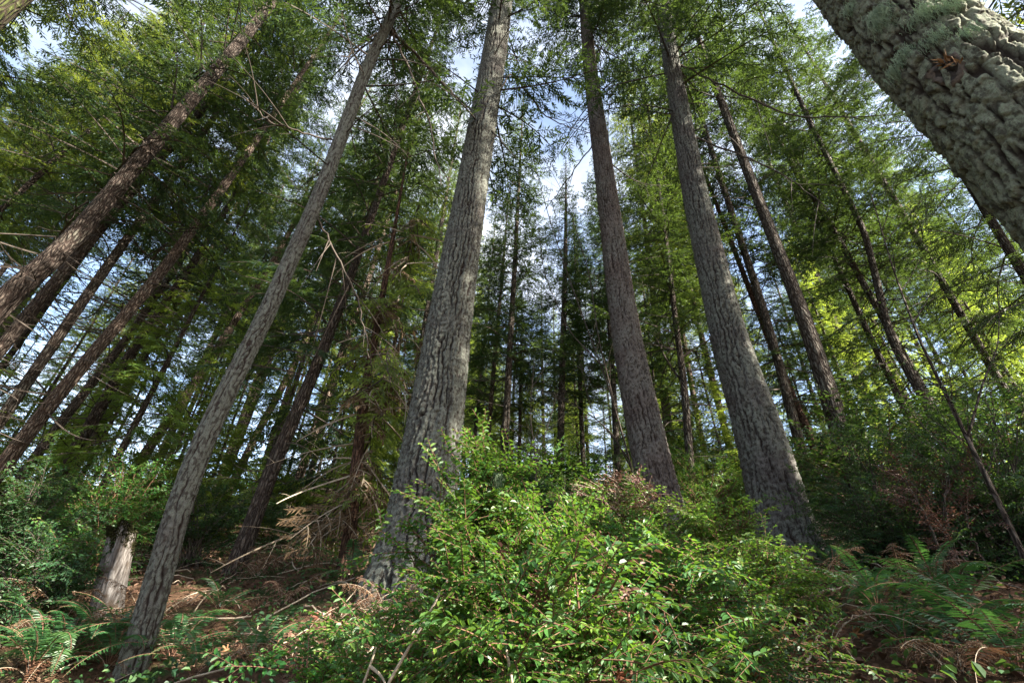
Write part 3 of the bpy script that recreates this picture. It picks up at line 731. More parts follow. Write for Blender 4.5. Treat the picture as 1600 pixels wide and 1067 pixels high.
B = lambda px, py, d, rx, ry, rz, n: (at(px, py, d), rx, ry, rz, n)
hb = at(760, 1000, 1.75)
H1 = shrub('huckleberry_bush', 'bright green evergreen huckleberry bush with a tall sunlit spire before the thickest fir', 'bush', (hb[0]+.05, hb[1]+.35),
      [B(790, 985, 1.45, .33, .30, .24, 27), B(640, 1035, 1.6, .24, .25, .12, 11), B(805, 895, 1.75, .27, .26, .18, 18), B(760, 838, 1.95, .19, .18, .14, 15), B(758, 775, 2.02, .11, .10, .12, 11), B(757, 738, 2.05, .035, .04, .06, 4),
       B(650, 852, 1.9, .08, .10, .05, 4), B(705, 790, 2.0, .09, .09, .09, 4), B(838, 815, 2.0, .12, .08, .04, 6), B(890, 975, 1.25, .24, .2, .16, 16)], 201, spacing=.0128, leaf=.029, tint0=.28, tint1=.42)
tuft('lichen_tuft', H1, at(779, 742, 1.98)-np.array(H1.location), .05, .018, 90, 3, BEARD)
hb = at(990, 900, 2.6)
shrub('huckleberry_bush', 'deep green huckleberry bush spreading right of the bright spired one, below the tall brown fir', 'bush', (hb[0], hb[1]+.5),
      [B(960, 930, 1.9, .40, .35, .24, 30), B(1060, 960, 1.9, .36, .35, .22, 26), B(950, 865, 2.4, .35, .3, .17, 17), B(1000, 1020, 1.6, .34, .25, .14, 16), B(960, 870, 2.2, .25, .2, .14, 10)], 202, tint0=.32, tint1=.3, leaf=.031, spacing=.016)
hb = at(1000, 800, 4.0)
HR = shrub('huckleberry_bush', 'bush topped with russet dead leaves in front of the tall brown fir', 'bush', (hb[0], hb[1]+.4),
      [B(960, 800, 3.6, .42, .35, .22, 22), B(1040, 820, 3.5, .35, .3, .22, 18), B(880, 820, 3.4, .30, .3, .16, 12), B(1010, 790, 3.5, .3, .25, .17, 12)], 203, tint0=.4, tint1=.4, leaf=.033, spacing=.02)
rr = np.random.default_rng(9)
gs_, gl_, _ = shrub_geo(HR.location, [B(985, 775, 3.35, .36, .2, .10, 14)], rr, leaf=.028, spacing=.02, subs=6)
for (bl, sd_) in (([B(905, 850, 1.75, .10, .08, .06, 3), B(975, 930, 1.5, .05, .05, .10, 3)], 5), ([B(820, 905, 1.45, .12, .1, .08, 3)], 6)):
    g2_, l2_, _ = shrub_geo(H1.location, bl, np.random.default_rng(sd_), leaf=.026, spacing=.022, subs=4, twl=(.08, .18))
    link('dead_foliage', l2_.mesh('dead_foliage', [HUCKR]), H1)
link('dead_foliage', gl_.mesh('dead_foliage', [HUCKR]), HR); link('dead_twigs', gs_.mesh('dead_twigs', [DRYTWIG], True), HR)
hb = at(1160, 880, 3.6)
shrub('huckleberry_bush', 'bright leafy huckleberry bush against the foot of the stout grey fir', 'bush', (hb[0], hb[1]+.3),
      [B(1120, 850, 3.2, .45, .35, .28, 28), B(1180, 900, 2.9, .38, .3, .22, 22), B(1120, 930, 2.5, .36, .3, .2, 18), B(1230, 925, 3.2, .30, .3, .12, 10)], 204, tint0=.42, tint1=.42, leaf=.034, spacing=.019)
hb = at(1120, 1010, 2.0)
shrub('huckleberry_bush', 'low dark huckleberry bush at the bottom edge among fallen maple leaves', 'bush', (hb[0], hb[1]+.5),
      [B(1130, 1010, 1.9, .36, .3, .12, 16), B(1230, 1040, 2.0, .22, .25, .10, 8), B(1010, 1060, 1.5, .25, .2, .08, 8)], 205, tint0=.25, tint1=.3, leaf=.027, mats=(HUCKD, HSTEM))
hb = at(560, 1030, 2.2)
shrub('huckleberry_bush', 'small huckleberry bush low at the bottom, left of the bright spired one', 'bush', (hb[0], hb[1]+.4),
      [B(570, 1030, 2.1, .30, .25, .11, 14), B(510, 1055, 1.9, .24, .2, .08, 8)], 206, tint0=.4, tint1=.35, leaf=.032, spacing=.016)
# middle distance bushes
def mid_bush(label, px, py, d, rx, rz, n, seed, leaf=.035, mats=(HUCKD, TWIG), ry=None, **kw):
    c = at(px, py, d); g = float(gz(c[0], c[1]))
    kw.setdefault('spacing', leaf*.62); kw.setdefault('twl', (.18, .45)); kw.setdefault('subs', 7); kw.setdefault('stem_r', .012)
    return shrub('evergreen_bush', label, 'bush', (c[0], c[1]+.1), [(c, rx, ry or rx*.8, rz, n), ((c[0], c[1]-.1*rx, (c[2]*.45+g*.55)), rx*.95, (ry or rx*.8)*.9, rz*.8, max(4, n//2))], seed, mats=mats, leaf=leaf, tint0=.25, tint1=.35, **kw)
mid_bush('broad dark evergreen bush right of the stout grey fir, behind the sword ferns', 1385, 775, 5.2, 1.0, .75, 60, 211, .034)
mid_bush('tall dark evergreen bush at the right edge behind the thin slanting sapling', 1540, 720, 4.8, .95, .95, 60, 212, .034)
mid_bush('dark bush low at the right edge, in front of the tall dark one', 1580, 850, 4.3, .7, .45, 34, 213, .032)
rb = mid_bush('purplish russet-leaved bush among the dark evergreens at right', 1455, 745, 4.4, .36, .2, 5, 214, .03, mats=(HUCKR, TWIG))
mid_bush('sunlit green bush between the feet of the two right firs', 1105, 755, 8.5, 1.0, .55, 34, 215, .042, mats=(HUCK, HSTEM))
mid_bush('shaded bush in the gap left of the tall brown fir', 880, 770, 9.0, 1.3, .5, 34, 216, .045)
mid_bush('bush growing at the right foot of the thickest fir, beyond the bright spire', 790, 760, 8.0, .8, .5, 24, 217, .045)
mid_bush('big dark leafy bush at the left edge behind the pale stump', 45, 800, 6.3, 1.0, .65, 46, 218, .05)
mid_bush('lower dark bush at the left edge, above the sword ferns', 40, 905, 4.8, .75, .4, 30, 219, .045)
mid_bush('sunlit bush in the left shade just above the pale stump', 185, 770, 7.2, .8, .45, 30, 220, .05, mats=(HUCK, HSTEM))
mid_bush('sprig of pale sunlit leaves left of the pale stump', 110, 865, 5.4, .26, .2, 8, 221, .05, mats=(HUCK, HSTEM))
mid_bush('dark bush between the pale stump and the reddish trunk', 320, 790, 8.2, .9, .45, 26, 222, .05)
mid_bush('green bush on the slope beyond the reddish trunk', 490, 800, 10.5, 1.3, .45, 26, 223, .055)

# far undergrowth: a few bush kinds, copied
protos = []
for i in range(4):
    rng_ = np.random.default_rng(230+i)
    gs, gl, n = shrub_geo((0, 0, 0), [((0, 0, .9), 1.2, 1.1, .75, 30)], rng_, leaf=.075, spacing=.05, twl=(.3, .7), subs=7, stem_r=.014)
    protos.append((gs.mesh('bush_stems', [HSTEM], True), gl.mesh('bush_foliage', [HUCKD if i < 2 else HUCK])))
rnd = random.Random(77)
for i in range(34):
    a = R(rnd.uniform(-56, 56)); d = rnd.uniform(10.5, 27) if i < 20 else rnd.uniform(22, 40)
    x, y = d*math.sin(a), d*math.cos(a)
    sds = 'left' if a < R(-9) else ('right' if a > R(22) else 'middle')
    lab = {'left': 'shaded undergrowth bush on the left slope among conifer trunks', 'right': 'shaded undergrowth bush on the right slope among conifer trunks', 'middle': 'shaded undergrowth bush in the far middle gap between great firs'}[sds]
    r = empty('evergreen_bush', (x, y, float(gz(x, y))-.1), lab, 'bush', lab)
    s = rnd.uniform(.75, 1.35); r.scale = (s*1.15, s*1.15, s); r.rotation_euler = (0, 0, rnd.random()*6.28)
    st, fo = rnd.choice(protos); link('stems', st, r); link('foliage', fo, r)

# ------------------------------------------------------------------ ferns
def frond_geo(L, rng, pairs=32, plen=.095, bend=1.1, wid=.2, dead=False):
    g = Geo(); n = 16; q = np.linspace(0, 1, n)
    e0 = R(rng.uniform(58, 78)); ang = e0-bend*q**1.15*rng.uniform(.85, 1.2)
    dx = np.cos(ang)*L/n; dz = np.sin(ang)*L/n
    C = np.stack([np.cumsum(dx), np.cumsum(dz)*0+rng.normal(0, .05)*L*q**2, np.cumsum(dz)], -1)
    g.tube(C, .0032*(1-q)+.0012, 4, 1)
    t = .12+.88*(np.arange(pairs)+.5)/pairs
    P = np.stack([np.interp(t, q, C[:, i]) for i in range(3)], -1); T = np.stack([np.interp(t, q, np.gradient(C, axis=0)[:, i]) for i in range(3)], -1)
    T /= np.linalg.norm(T, axis=1, keepdims=True); S = np.array([0, 1., 0]); N = np.cross(T, S); N *= np.sign(N[:, 2:3]+1e-6)
    shape = np.minimum(1, (t-.02)*4.2)*np.clip((1-t)*2.1, 0, 1)**.75+.05
    for sg in (1., -1.):
        D = S*sg+T*.28+rng.normal(0, .11 if not dead else .3, (pairs, 3)); D[:, 2] -= .12 if not dead else .35
        l = plen*shape*rng.uniform(.82, 1.12, pairs)*np.where(rng.random(pairs) < .05, .35, 1)
        tint = np.clip(.4+rng.normal(0, .1)+rng.normal(0, .07, pairs), 0, 1)
        if not dead:
            g.leaves(P, D, N+rng.normal(0, .12, (pairs, 3)), l, l*wid+.003, 0, tint, .15, 'leaf', .12)
        else:
            # bracken: each pinna carries its own small pinnules, curled
            for k in range(pairs):
                m = max(3, int(l[k]/.011)); qq = (np.arange(m)+.5)/m
                d = D[k]/np.linalg.norm(D[k]); pp = P[k]+d*l[k]*qq[:, None]+np.array([0, 0, -.3])*l[k]*(qq**2)[:, None]
                g.tube(pp if m > 2 else np.vstack([P[k], pp]), .0009, 3, 1)
                s2 = np.cross(d, N[k]); s2 /= np.linalg.norm(s2)+1e-9
                sg2 = np.where(np.arange(m) % 2 == 0, 1., -1.)
                g.leaves(pp, s2*sg2[:, None]+d*.5+rng.normal(0, .35, (m, 3)), N[k]+rng.normal(0, .5, (m, 3)), .026*(1-.6*qq), .010, 0, np.clip(tint[k]+rng.normal(0, .15, m), 0, 1), .5, 'kite', .5)
    return g
_rf = np.random.default_rng(55)
FR = [frond_geo(.85, _rf, 40, .088, _rf.uniform(1.0, 1.7), .115).mesh('fern_frond', [FERN, HSTEM]) for _ in range(6)]
FD = [frond_geo(.75, _rf, 20, .20, _rf.uniform(.9, 1.7), dead=True).mesh('dead_frond', [BRACK, DRYTWIG]) for _ in range(5)]
FB = [frond_geo(.8, _rf, 32, .075, _rf.uniform(1.3, 1.9), .10).mesh('brown_frond', [BRACK, DRYTWIG]) for _ in range(3)]

def fern(label, p, s, n, seed, group='sword ferns', name='sword_fern', cat='fern', lib=None, az0=None, spread=6.28, tilt=(-15, 24), dead=0):
    rng = random.Random(seed); lib = lib or FR
    root = empty(name, (p[0], p[1], float(gz(p[0], p[1]))+.01), label, cat, group)
    for k in range(n):
        a = (az0 or 0)+spread*((k+rng.random()*.7)/n-.5)
        o = link('frond', rng.choice(lib), root, rot=(0, R(rng.uniform(*tilt)), a)); f = s*rng.uniform(.75, 1.15); o.scale = (f, f, f)
    for k in range(dead):
        o = link('dead_frond', rng.choice(FB), root, rot=(0, R(rng.uniform(10, 40)), rng.random()*6.28)); f = s*rng.uniform(.7, 1); o.scale = (f, f, f)
        o['label'] = 'brown withered frond'
    return root
G = ground
fern('big sword fern with long arching fronds at the right edge, under the dark bushes', G(1510, 1010), .85, 15, 1, dead=2)
fern('sword fern with an upright sunlit frond in dead bracken, right of stout grey fir', G(1375, 960), .8, 11, 2, dead=2)
fern('sword fern with feathery fronds spreading just left of the bottom right corner', G(1600, 1066), .85, 13, 3, dead=2)
fern('shaded sword fern under the broad dark bush at right', G(1470, 930), .75, 10, 4)
fern('small sword fern at the right foot of the stout grey fir', G(1310, 900), .7, 8, 5)
fern('low sword fern with pale green tips in the right bottom litter', G(1420, 1020), .6, 9, 6, dead=1)
fern('sword fern filling the bottom left corner', G(40, 1066), 1.05, 13, 7, dead=2)
fern('sword fern with one pale upright frond in front of the pale stump', G(140, 1030), .95, 10, 8, dead=1)
fern('sword fern with blue-green fronds at the right side of the leaning grey fir', G(265, 1035), 1.0, 12, 9)
fern('shaded sword fern at the left edge above the corner fern', G(20, 985), .9, 10, 10, dead=1)
fern('dark green sword fern on the litter left of the thickest fir foot', G(545, 915), .95, 12, 11)
fern('sword fern on the open litter slope between the leaning grey fir and thickest fir', G(340, 960), .8, 9, 12, dead=1)
fern('farther sword fern on the slope beside the reddish trunk', G(470, 880), .8, 9, 13)
fern('sword fern at bottom between the leaning grey fir and small huckleberry bush', G(390, 1050), .75, 8, 14, dead=1)
fern('dark sword fern hugging the left side of the leaning grey fir foot', G(165, 1050), .9, 11, 15, dead=2)
fern('short sword fern at the bottom edge just right of the leaning grey fir foot', G(300, 1062), .75, 10, 16, dead=1)
fern('half-brown sword fern between the corner fern and the pale stump', G(85, 1045), .9, 9, 17, dead=4)
DB = dict(group='dead bracken clumps', name='dead_bracken', cat='dead fern', tilt=(-10, 40))
fern('rust-coloured dead bracken clump at bottom left of the small huckleberry bush', G(450, 1040), .8, 6, 21, lib=FD, **DB)
fern('dead bracken fronds curling at the foot of the thickest fir', G(600, 965), .75, 6, 22, lib=FD, **DB)
fern('dead bracken spilling down the litter slope left of the thickest fir', G(440, 950), .8, 6, 23, lib=FD, **DB)
fern('brown bracken hanging in front of the leaning grey fir foot', G(215, 990), .85, 5, 24, lib=FD, **DB)
fern('brown bracken among the dark ferns left of the pale stump', G(90, 985), 1.0, 5, 25, lib=FD, **DB)
fern('rusty bracken tangle at the right foot of the stout grey fir', G(1290, 915), .8, 7, 26, lib=FD, **DB)
fern('orange-brown bracken behind the upright sunlit fern frond', G(1420, 925), .85, 7, 27, lib=FD, **DB)
fern('pale striped dead fronds fanned at the bottom, right of the fallen maple leaves', G(1300, 1050), .65, 6, 28, lib=FB, **DB)
fern('withered bracken heap at the bottom right, left of the corner fern', G(1510, 1066), .6, 5, 29, lib=FD, **DB)
fern('pale dead bracken on the far litter slope by the reddish trunk', G(400, 905), .9, 6, 30, lib=FD, **DB)
fern('dry bracken stalks in the gap left of the russet-topped bush', at(865, 850, 4.2), .8, 5, 31, lib=FD, **DB)

# ------------------------------------------------------------------ dead cedar sapling, bare maple, leaning sapling
def dead_sapling():
    P, Rr = px_axis([(548, 830, 22), (565, 640, 17), (600, 450, 10)], .2)
    p = P[0]; base = (float(p[0]), float(p[1]), float(gz(p[0], p[1])))
    root = empty('cedar_sapling', base, 'drooping brown half-dead cedar hung with dry twigs left of the thickest fir', 'tree')
    me, ax = bg_trunk('cedar_trunk', P, Rr, base, 9, BGC, 5, 10)
    link('trunk', me, root)
    g = Geo(); rng = np.random.default_rng(8)
    for k in range(30):
        z = rng.uniform(.7, 7.2); L = rng.uniform(.6, 1.6)*(1-.06*z); key = min(LK, key=lambda a: abs(math.log(a/L)))
        put(g, BO[('hemlock', key)][rng.integers(2)], (0, 0, z), rng.random()*6.28, R(rng.uniform(-62, -25)), rng.normal(0, .5), L/key)
    link('dead_crown', g.mesh('dead_crown', [DEADN, DRYTWIG]), root)
    g = Geo()
    for k in range(40):
        z = rng.uniform(1.0, 8.8); L = rng.uniform(.9, 2.0)*(1.05-.07*z); key = min(LK, key=lambda a: abs(math.log(a/L)))
        put(g, BO[('hemlock', key)][rng.integers(2)], (0, 0, z), rng.random()*6.28, R(rng.uniform(-48, -12)), rng.normal(0, .35), L/key, .15)
    link('crown', g.mesh('crown', [NEEDLE_LIT, TWIG]), root)
    g = Geo()
    for k in range(34):
        z = rng.uniform(.4, 7); L = rng.uniform(.6, 2.); key = min((.6, 1.1, 1.8), key=lambda a: abs(math.log(a/L)))
        put(g, BD[key][rng.integers(3)], (0, 0, z), rng.random()*6.28, R(rng.uniform(-60, 0)), rng.normal(0, .8), L/key)
    link('dead_twigs', g.mesh('dead_twigs', [DRYTWIG, DRYTWIG]), root)
dead_sapling()

def poly_thing(name, label, cat, stems, matl, group=None, part='stem', leafy=None, seed=1, base=None):
    """stems: lists of (px, py, depth), r0, twigs"""
    rng = np.random.default_rng(seed); p0 = at(*stems[0][0][0]); b = np.array([p0[0], p0[1], float(gz(p0[0], p0[1]))])
    root = empty(name, tuple(b), label, cat, group)
    for i, (pts, r0, tw) in enumerate(stems):
        W = np.array([at(*p) for p in pts])
        if i == 0 or base: W = np.vstack([[b+np.array([.0, 0, -.1])], W])
        W = W-b; tq = np.linspace(0, len(W)-1, 8*len(W))
        C = np.stack([np.interp(tq, np.arange(len(W)), W[:, k]) for k in range(3)], -1)
        for _ in range(6): C[1:-1] = (C[:-2]+2*C[1:-1]+C[2:])/4
        n = len(C); g = Geo(); gl = Geo(); g.tube(C, r0*(1-.85*np.linspace(0, 1, n))+.002, 7, 0)
        for k in range(tw):
            j = rng.integers(n//3, n-2); L = rng.uniform(.25, .9)*(1 if r0 > .01 else .5 if r0 > .0046 else .12); d = C[j+1]-C[j]; d /= np.linalg.norm(d)
            s = rng.normal(0, 1, 3); s -= d*(s@d); s /= np.linalg.norm(s); q = np.linspace(0, 1, 7)[:, None]
            T = C[j]+(d*.8+s*.6)*L*q+np.array([0, 0, .25])*L*q**2
            g.tube(T, r0*.25*(1-q[:, 0])+.0015, 4, 0)
            for u in range(2):
                jj = rng.integers(2, 6); s2 = rng.normal(0, 1, 3); s2 /= np.linalg.norm(s2); L2 = L*.45
                g.tube(T[jj]+(d*.8+s2*.6)*L2*np.linspace(0, 1, 4)[:, None], .0016, 3, 0)
            if leafy: gl.leaves(T[2:], rng.normal(0, 1, (5, 3)), np.array([0, 0, 1.])+rng.normal(0, .4, (5, 3)), .05 if r0 > .01 else .03, .028 if r0 > .01 else .016, 0, rng.random(5), .2, 'leaf', .1)
        o = link(part, g.mesh(part, [matl], True), root)
        if leafy and gl.V: link('leaves', gl.mesh('leaves', [leafy]), root)
    return root
poly_thing('vine_maple', 'bare arching vine maple stems crossing the middle sky gap', 'tree',
  [([(990, 740, 8.5), (950, 600, 9.2), (905, 480, 10), (860, 350, 11), (825, 215, 12.5)], .022, 14), ([(960, 630, 9.), (935, 530, 9.6), (920, 420, 10.6), (880, 300, 11.8), (845, 240, 12.6)], .014, 12),
   ([(940, 570, 9.3), (890, 520, 9.7), (850, 430, 10.5), (838, 330, 11.4)], .012, 10), ([(985, 720, 8.6), (940, 660, 8.8), (880, 620, 9.1), (820, 600, 9.4)], .012, 12), ([(985, 730, 8.6), (960, 680, 8.7), (925, 650, 8.9), (905, 560, 9.4)], .011, 10)], TWIG, seed=12)
poly_thing('bare_sapling', 'thin pale sapling slanting in front of the dark bushes at the right edge', 'tree',
  [([(1602, 874, 3.7), (1556, 775, 4.0), (1512, 686, 4.3), (1470, 600, 4.6), (1436, 530, 4.9), (1395, 420, 5.6), (1360, 300, 6.6)], .026, 14), ([(1512, 686, 4.3), (1535, 600, 4.5), (1560, 540, 4.7), (1562, 470, 5.0)], .010, 5)], BGA, leafy=HUCKD, seed=13)
poly_thing('bare_sapling', 'dead grey sapling with upcurved bare twigs behind the bright spire', 'tree',
  [([(835, 790, 7.0), (838, 720, 7.4), (828, 650, 7.9), (835, 560, 8.6)], .016, 18), ([(838, 720, 7.4), (858, 660, 7.8), (872, 610, 8.2)], .009, 8)], TWIG, seed=14)
poly_thing('dry_stalk', 'long bent dry stalk leaning across the bright huckleberry bush bottom', 'stalk', [([(596, 1085, 1.22), (640, 1010, 1.28), (672, 955, 1.33), (699, 906, 1.38)], .0042, 0)], DRYTWIG, 'dry stalks at the bottom edge', seed=15)
poly_thing('dry_stalk', 'short forked dry stalk at the bottom edge left of the long bent one', 'stalk', [([(560, 1090, 1.3), (578, 1040, 1.33), (588, 1010, 1.36)], .0035, 0), ([(578, 1040, 1.33), (596, 1055, 1.3), (604, 1072, 1.27)], .003, 0)], DRYTWIG, 'dry stalks at the bottom edge', seed=16)
poly_thing('dry_stalk', 'thin dry stalk upright in the bottom middle of the bright bush', 'stalk', [([(803, 1075, 1.15), (790, 1010, 1.2), (778, 968, 1.24)], .003, 0)], DRYTWIG, 'dry stalks at the bottom edge', seed=17)
poly_thing('dry_stalk', 'brown bare stem arching through the deep green bush with withered leaves', 'stalk', [([(985, 1060, 1.4), (985, 985, 1.45), (978, 930, 1.5), (960, 890, 1.55), (905, 870, 1.6)], .0045, 5)], HSTEM, 'dry stalks at the bottom edge', seed=18, leafy=HUCKR)

# ------------------------------------------------------------------ stump
def stump_mat():
    m, nt = mat('weathered_wood'); oc = nd(nt, 'ShaderNodeTexCoord').outputs['Object']
    st = noise(nt, nd(nt, 'ShaderNodeMapping', {'Vector': oc, 'Scale': (1, 1, .09)}).outputs[0], 34, 5, .65); bl = noise(nt, oc, 5, 4)
    c = ramp(nt, st, [(.32, (.030, .024, .020)), (.48, (.13, .115, .105)), (.68, (.25, .235, .225))])
    c = mix(nt, nd(nt, 'ShaderNodeMapRange', {'Value': bl, 'From Min': .5, 'From Max': .62}).outputs[0], c, (.075, .055, .04))
    bp = nd(nt, 'ShaderNodeBump', {'Height': st, 'Strength': 1., 'Distance': .03}).outputs[0]
    nd(nt, 'ShaderNodeOutputMaterial', {'Surface': nd(nt, 'ShaderNodeBsdfPrincipled', {'Base Color': c, 'Roughness': .9, 'Specular IOR Level': .2, 'Normal': bp}).outputs[0]})
    return m

def stump():
    P, Rr = px_axis([(166, 960, 56), (190, 836, 50)], .40, True)
    p = P[0]; bz = float(gz(p[0], p[1])); base = (float(p[0]), float(p[1]), bz); H = float(P[1][2]-bz)+.05
    root = empty('broken_stump', base, 'pale weathered broken tree stump with a dark mossy top', 'stump')
    N = 90; zs = np.linspace(-.3, 1, 70); th = np.arange(N)/N*2*np.pi
    T, Zq = np.meshgrid(th, zs)
    jag = .26*(fbm(T/(2*np.pi)*11, T*0+2.2, 11, 3, NZ3)-.5)+.05*np.sin(T+2.5)
    Z = np.where(Zq < 0, Zq, Zq*(H+jag))
    r = Rr[1]*.98*(1+.18*np.exp(-np.clip(Z, 0, None)/.3))*(1-.05*Z)+.05*(fbm(T/(2*np.pi)*4, Z*1.2, 4, 3)-.5)+.045*(fbm(T/(2*np.pi)*22, Z*1.6, 22, 3, NZ2)-.5)
    ax = (P[1]-P[0])/(P[1][2]-P[0][2])
    X = ax[0]*Z+r*np.cos(T); Y = ax[1]*Z+r*np.sin(T)
    V = np.stack([X, Y, Z], -1).reshape(-1, 3)
    # hollow: inner ring down into the rotten core
    inn = []
    for f, dz in ((.72, -.06), (.55, -.30), (.02, -.34)):
        inn.append(np.stack([ax[0]*Z[-1]+r[-1]*f*np.cos(th), ax[1]*Z[-1]+r[-1]*f*np.sin(th), Z[-1]+dz], -1))
    V = np.vstack([V]+inn); n = len(zs)+3
    i = np.arange(n-1)[:, None]*N; j = np.arange(N)[None]; j2 = (j+1) % N
    Q = np.stack([i+j, i+j2, i+N+j2, i+N+j], -1).reshape(-1, 4)
    link('stump_wood', mesh('stump_wood', V, Q, [stump_mat()], None, None, True), root)
    g = Geo(); rng = np.random.default_rng(4)
    for k in range(6000):
        a = rng.random()*6.28; f = rng.uniform(.55, 1.0) if k % 3 == 0 else rng.uniform(.95, 1.02); ii = int(a/(2*np.pi)*N) % N
        zt = Z[-1][ii]-(.06*(1-f)/.4 if f < .96 else rng.random()**1.3*(.24 if math.cos(a-3.3) < .3 else .10)-.02); rr_ = r[-1][ii]*f
        d = np.array([math.cos(a)*.35, math.sin(a)*.35, -.5 if f > .94 else .5])+rng.normal(0, .45, 3)
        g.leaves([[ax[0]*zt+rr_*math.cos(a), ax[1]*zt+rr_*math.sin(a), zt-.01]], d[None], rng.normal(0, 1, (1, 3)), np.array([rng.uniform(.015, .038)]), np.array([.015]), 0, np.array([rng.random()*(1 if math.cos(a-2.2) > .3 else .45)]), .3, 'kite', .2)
    link('moss_cap', g.mesh('moss_cap', [foliage_mat('dark_moss', (.018, .016, .008), (.035, .04, .012), (.09, .13, .025), (.05, .07, .01), .9, .1, .15)]), root)
stump()

# ------------------------------------------------------------------ details of the huge close trunk
def on_trunk(T, px, py):
    root, ax, base = T; r = at(px, py, 1.)
    for t in np.arange(.8, 8, .01):
        p = r*t; x, y, rad = ax(np.array([p[2]]))
        if math.hypot(p[0]-x[0], p[1]-y[0]) < rad[0]-.004: break
    n = np.array([p[0]-x[0], p[1]-y[0], 0]); n /= np.linalg.norm(n)
    return p-np.array(base), n
for (px, py, L, Wd, n) in ((1374, 22, .17, .035, 260), (1440, 25, .10, .06, 170), (1475, 15, .09, .06, 150), (1415, 85, .08, .05, 110), (1400, 108, .09, .035, 90), (1462, 60, .07, .05, 90), (1510, 55, .07, .05, 70), (1330, 12, .08, .04, 70)):
    p, nn = on_trunk(T5, px, py)
    tuft('lichen_tuft', T5[0], p+nn*.012, L, Wd, n, px, BEARD)
def scar():
    p, n = on_trunk(T5, 1482, 112); g = Geo(); rng = np.random.default_rng(6)
    up = np.array([0, 0, 1.]); s = np.cross(up, n)
    k = 26; th = np.arange(k)/k*6.283
    ring = lambda f, o: p+n*o+(s*np.cos(th)[:, None]*.055+up*np.sin(th)[:, None]*.085)*f*(1+.18*np.sin(th*3)[:, None])
    rings = [ring(1.3, -.02), ring(1.15, .010), ring(.95, .020), ring(.78, .012), ring(.5, .006), ring(.02, .004)]
    V = np.vstack(rings); i = np.arange(5)[:, None]*k; j = np.arange(k)[None]; j2 = (j+1) % k
    g.add(V+rng.normal(0, .006, V.shape), np.stack([i+j, i+j2, i+k+j2, i+k+j], -1).reshape(-1, 4), np.repeat([1, 1, 1, 0, 0], k))
    for q in range(18):
        a = rng.uniform(-.4, 1.6); st = p+n*.01+(s*math.cos(a)*.05+up*math.sin(a)*.07)*rng.uniform(.5, 1.1)
        g.leaves([st], (n*rng.uniform(.5, 1.2)+up*rng.normal(.3, .4)+s*rng.normal(0, .4))[None], rng.normal(0, 1, (1, 3)), np.array([rng.uniform(.03, .075)]), np.array([.012]), 2, .5, .3, 'kite', 0.)
    o = link('branch_scar', g.mesh('branch_scar', [plain_mat('rotten_core', (.010, .008, .006), (.03, .02, .014), 40), plain_mat('scar_bark', (.035, .026, .02), (.11, .085, .065), 60), plain_mat('torn_wood', (.13, .065, .03), (.30, .17, .08), 60)], True), T5[0])
    o['label'] = 'rotten broken-branch hole with torn orange wood'
scar()

# ------------------------------------------------------------------ fallen maple leaves
def maple(rng):
    g = Geo(); lobes = [(0, 1.), (.75, .85), (-.75, .85), (1.55, .5), (-1.55, .5)]
    out = []
    angs = np.linspace(-2.6, 2.6, 41)
    for a in angs:
        r = max(l*max(0, 1-abs(a-la)/.42)**.75 for la, l in lobes); r = max(r, .30 if abs(a) < 2.1 else .16)*(1+.07*math.sin(a*23))
        out.append((math.sin(a)*r, math.cos(a)*r))
    out = np.array(out); V = []; fr = (0., .5, 1.)
    for f in fr:
        xy = out*f; z = .16*(f**2)*np.sin(angs*2.2+rng.random()*6)+.12*f*np.cos(angs*3+rng.random()*6)
        V.append(np.stack([xy[:, 0], xy[:, 1], z], -1))
    V = np.vstack(V); k = len(angs); i = np.arange(2)[:, None]*k; j = np.arange(k-1)[None]
    g.add(V, np.stack([i+j, i+j+1, i+k+j+1, i+k+j], -1).reshape(-1, 4), 0, np.repeat(rng.random(), len(V)))
    q = np.linspace(0, 1, 5)[:, None]; g.tube(np.array([0, -.9, .15])*q+np.array([0, 0, .1])*q*(1-q), .018, 4, 0, .2)
    return g.mesh('maple_leaf', [LITTERB])
LITTERB = foliage_mat('fallen_maple_leaf', (.13, .05, .025), (.27, .11, .05), (.36, .20, .11), (.25, .10, .03), .6, .25, .2, .2)
_rm = np.random.default_rng(31); ML = [maple(_rm) for _ in range(5)]
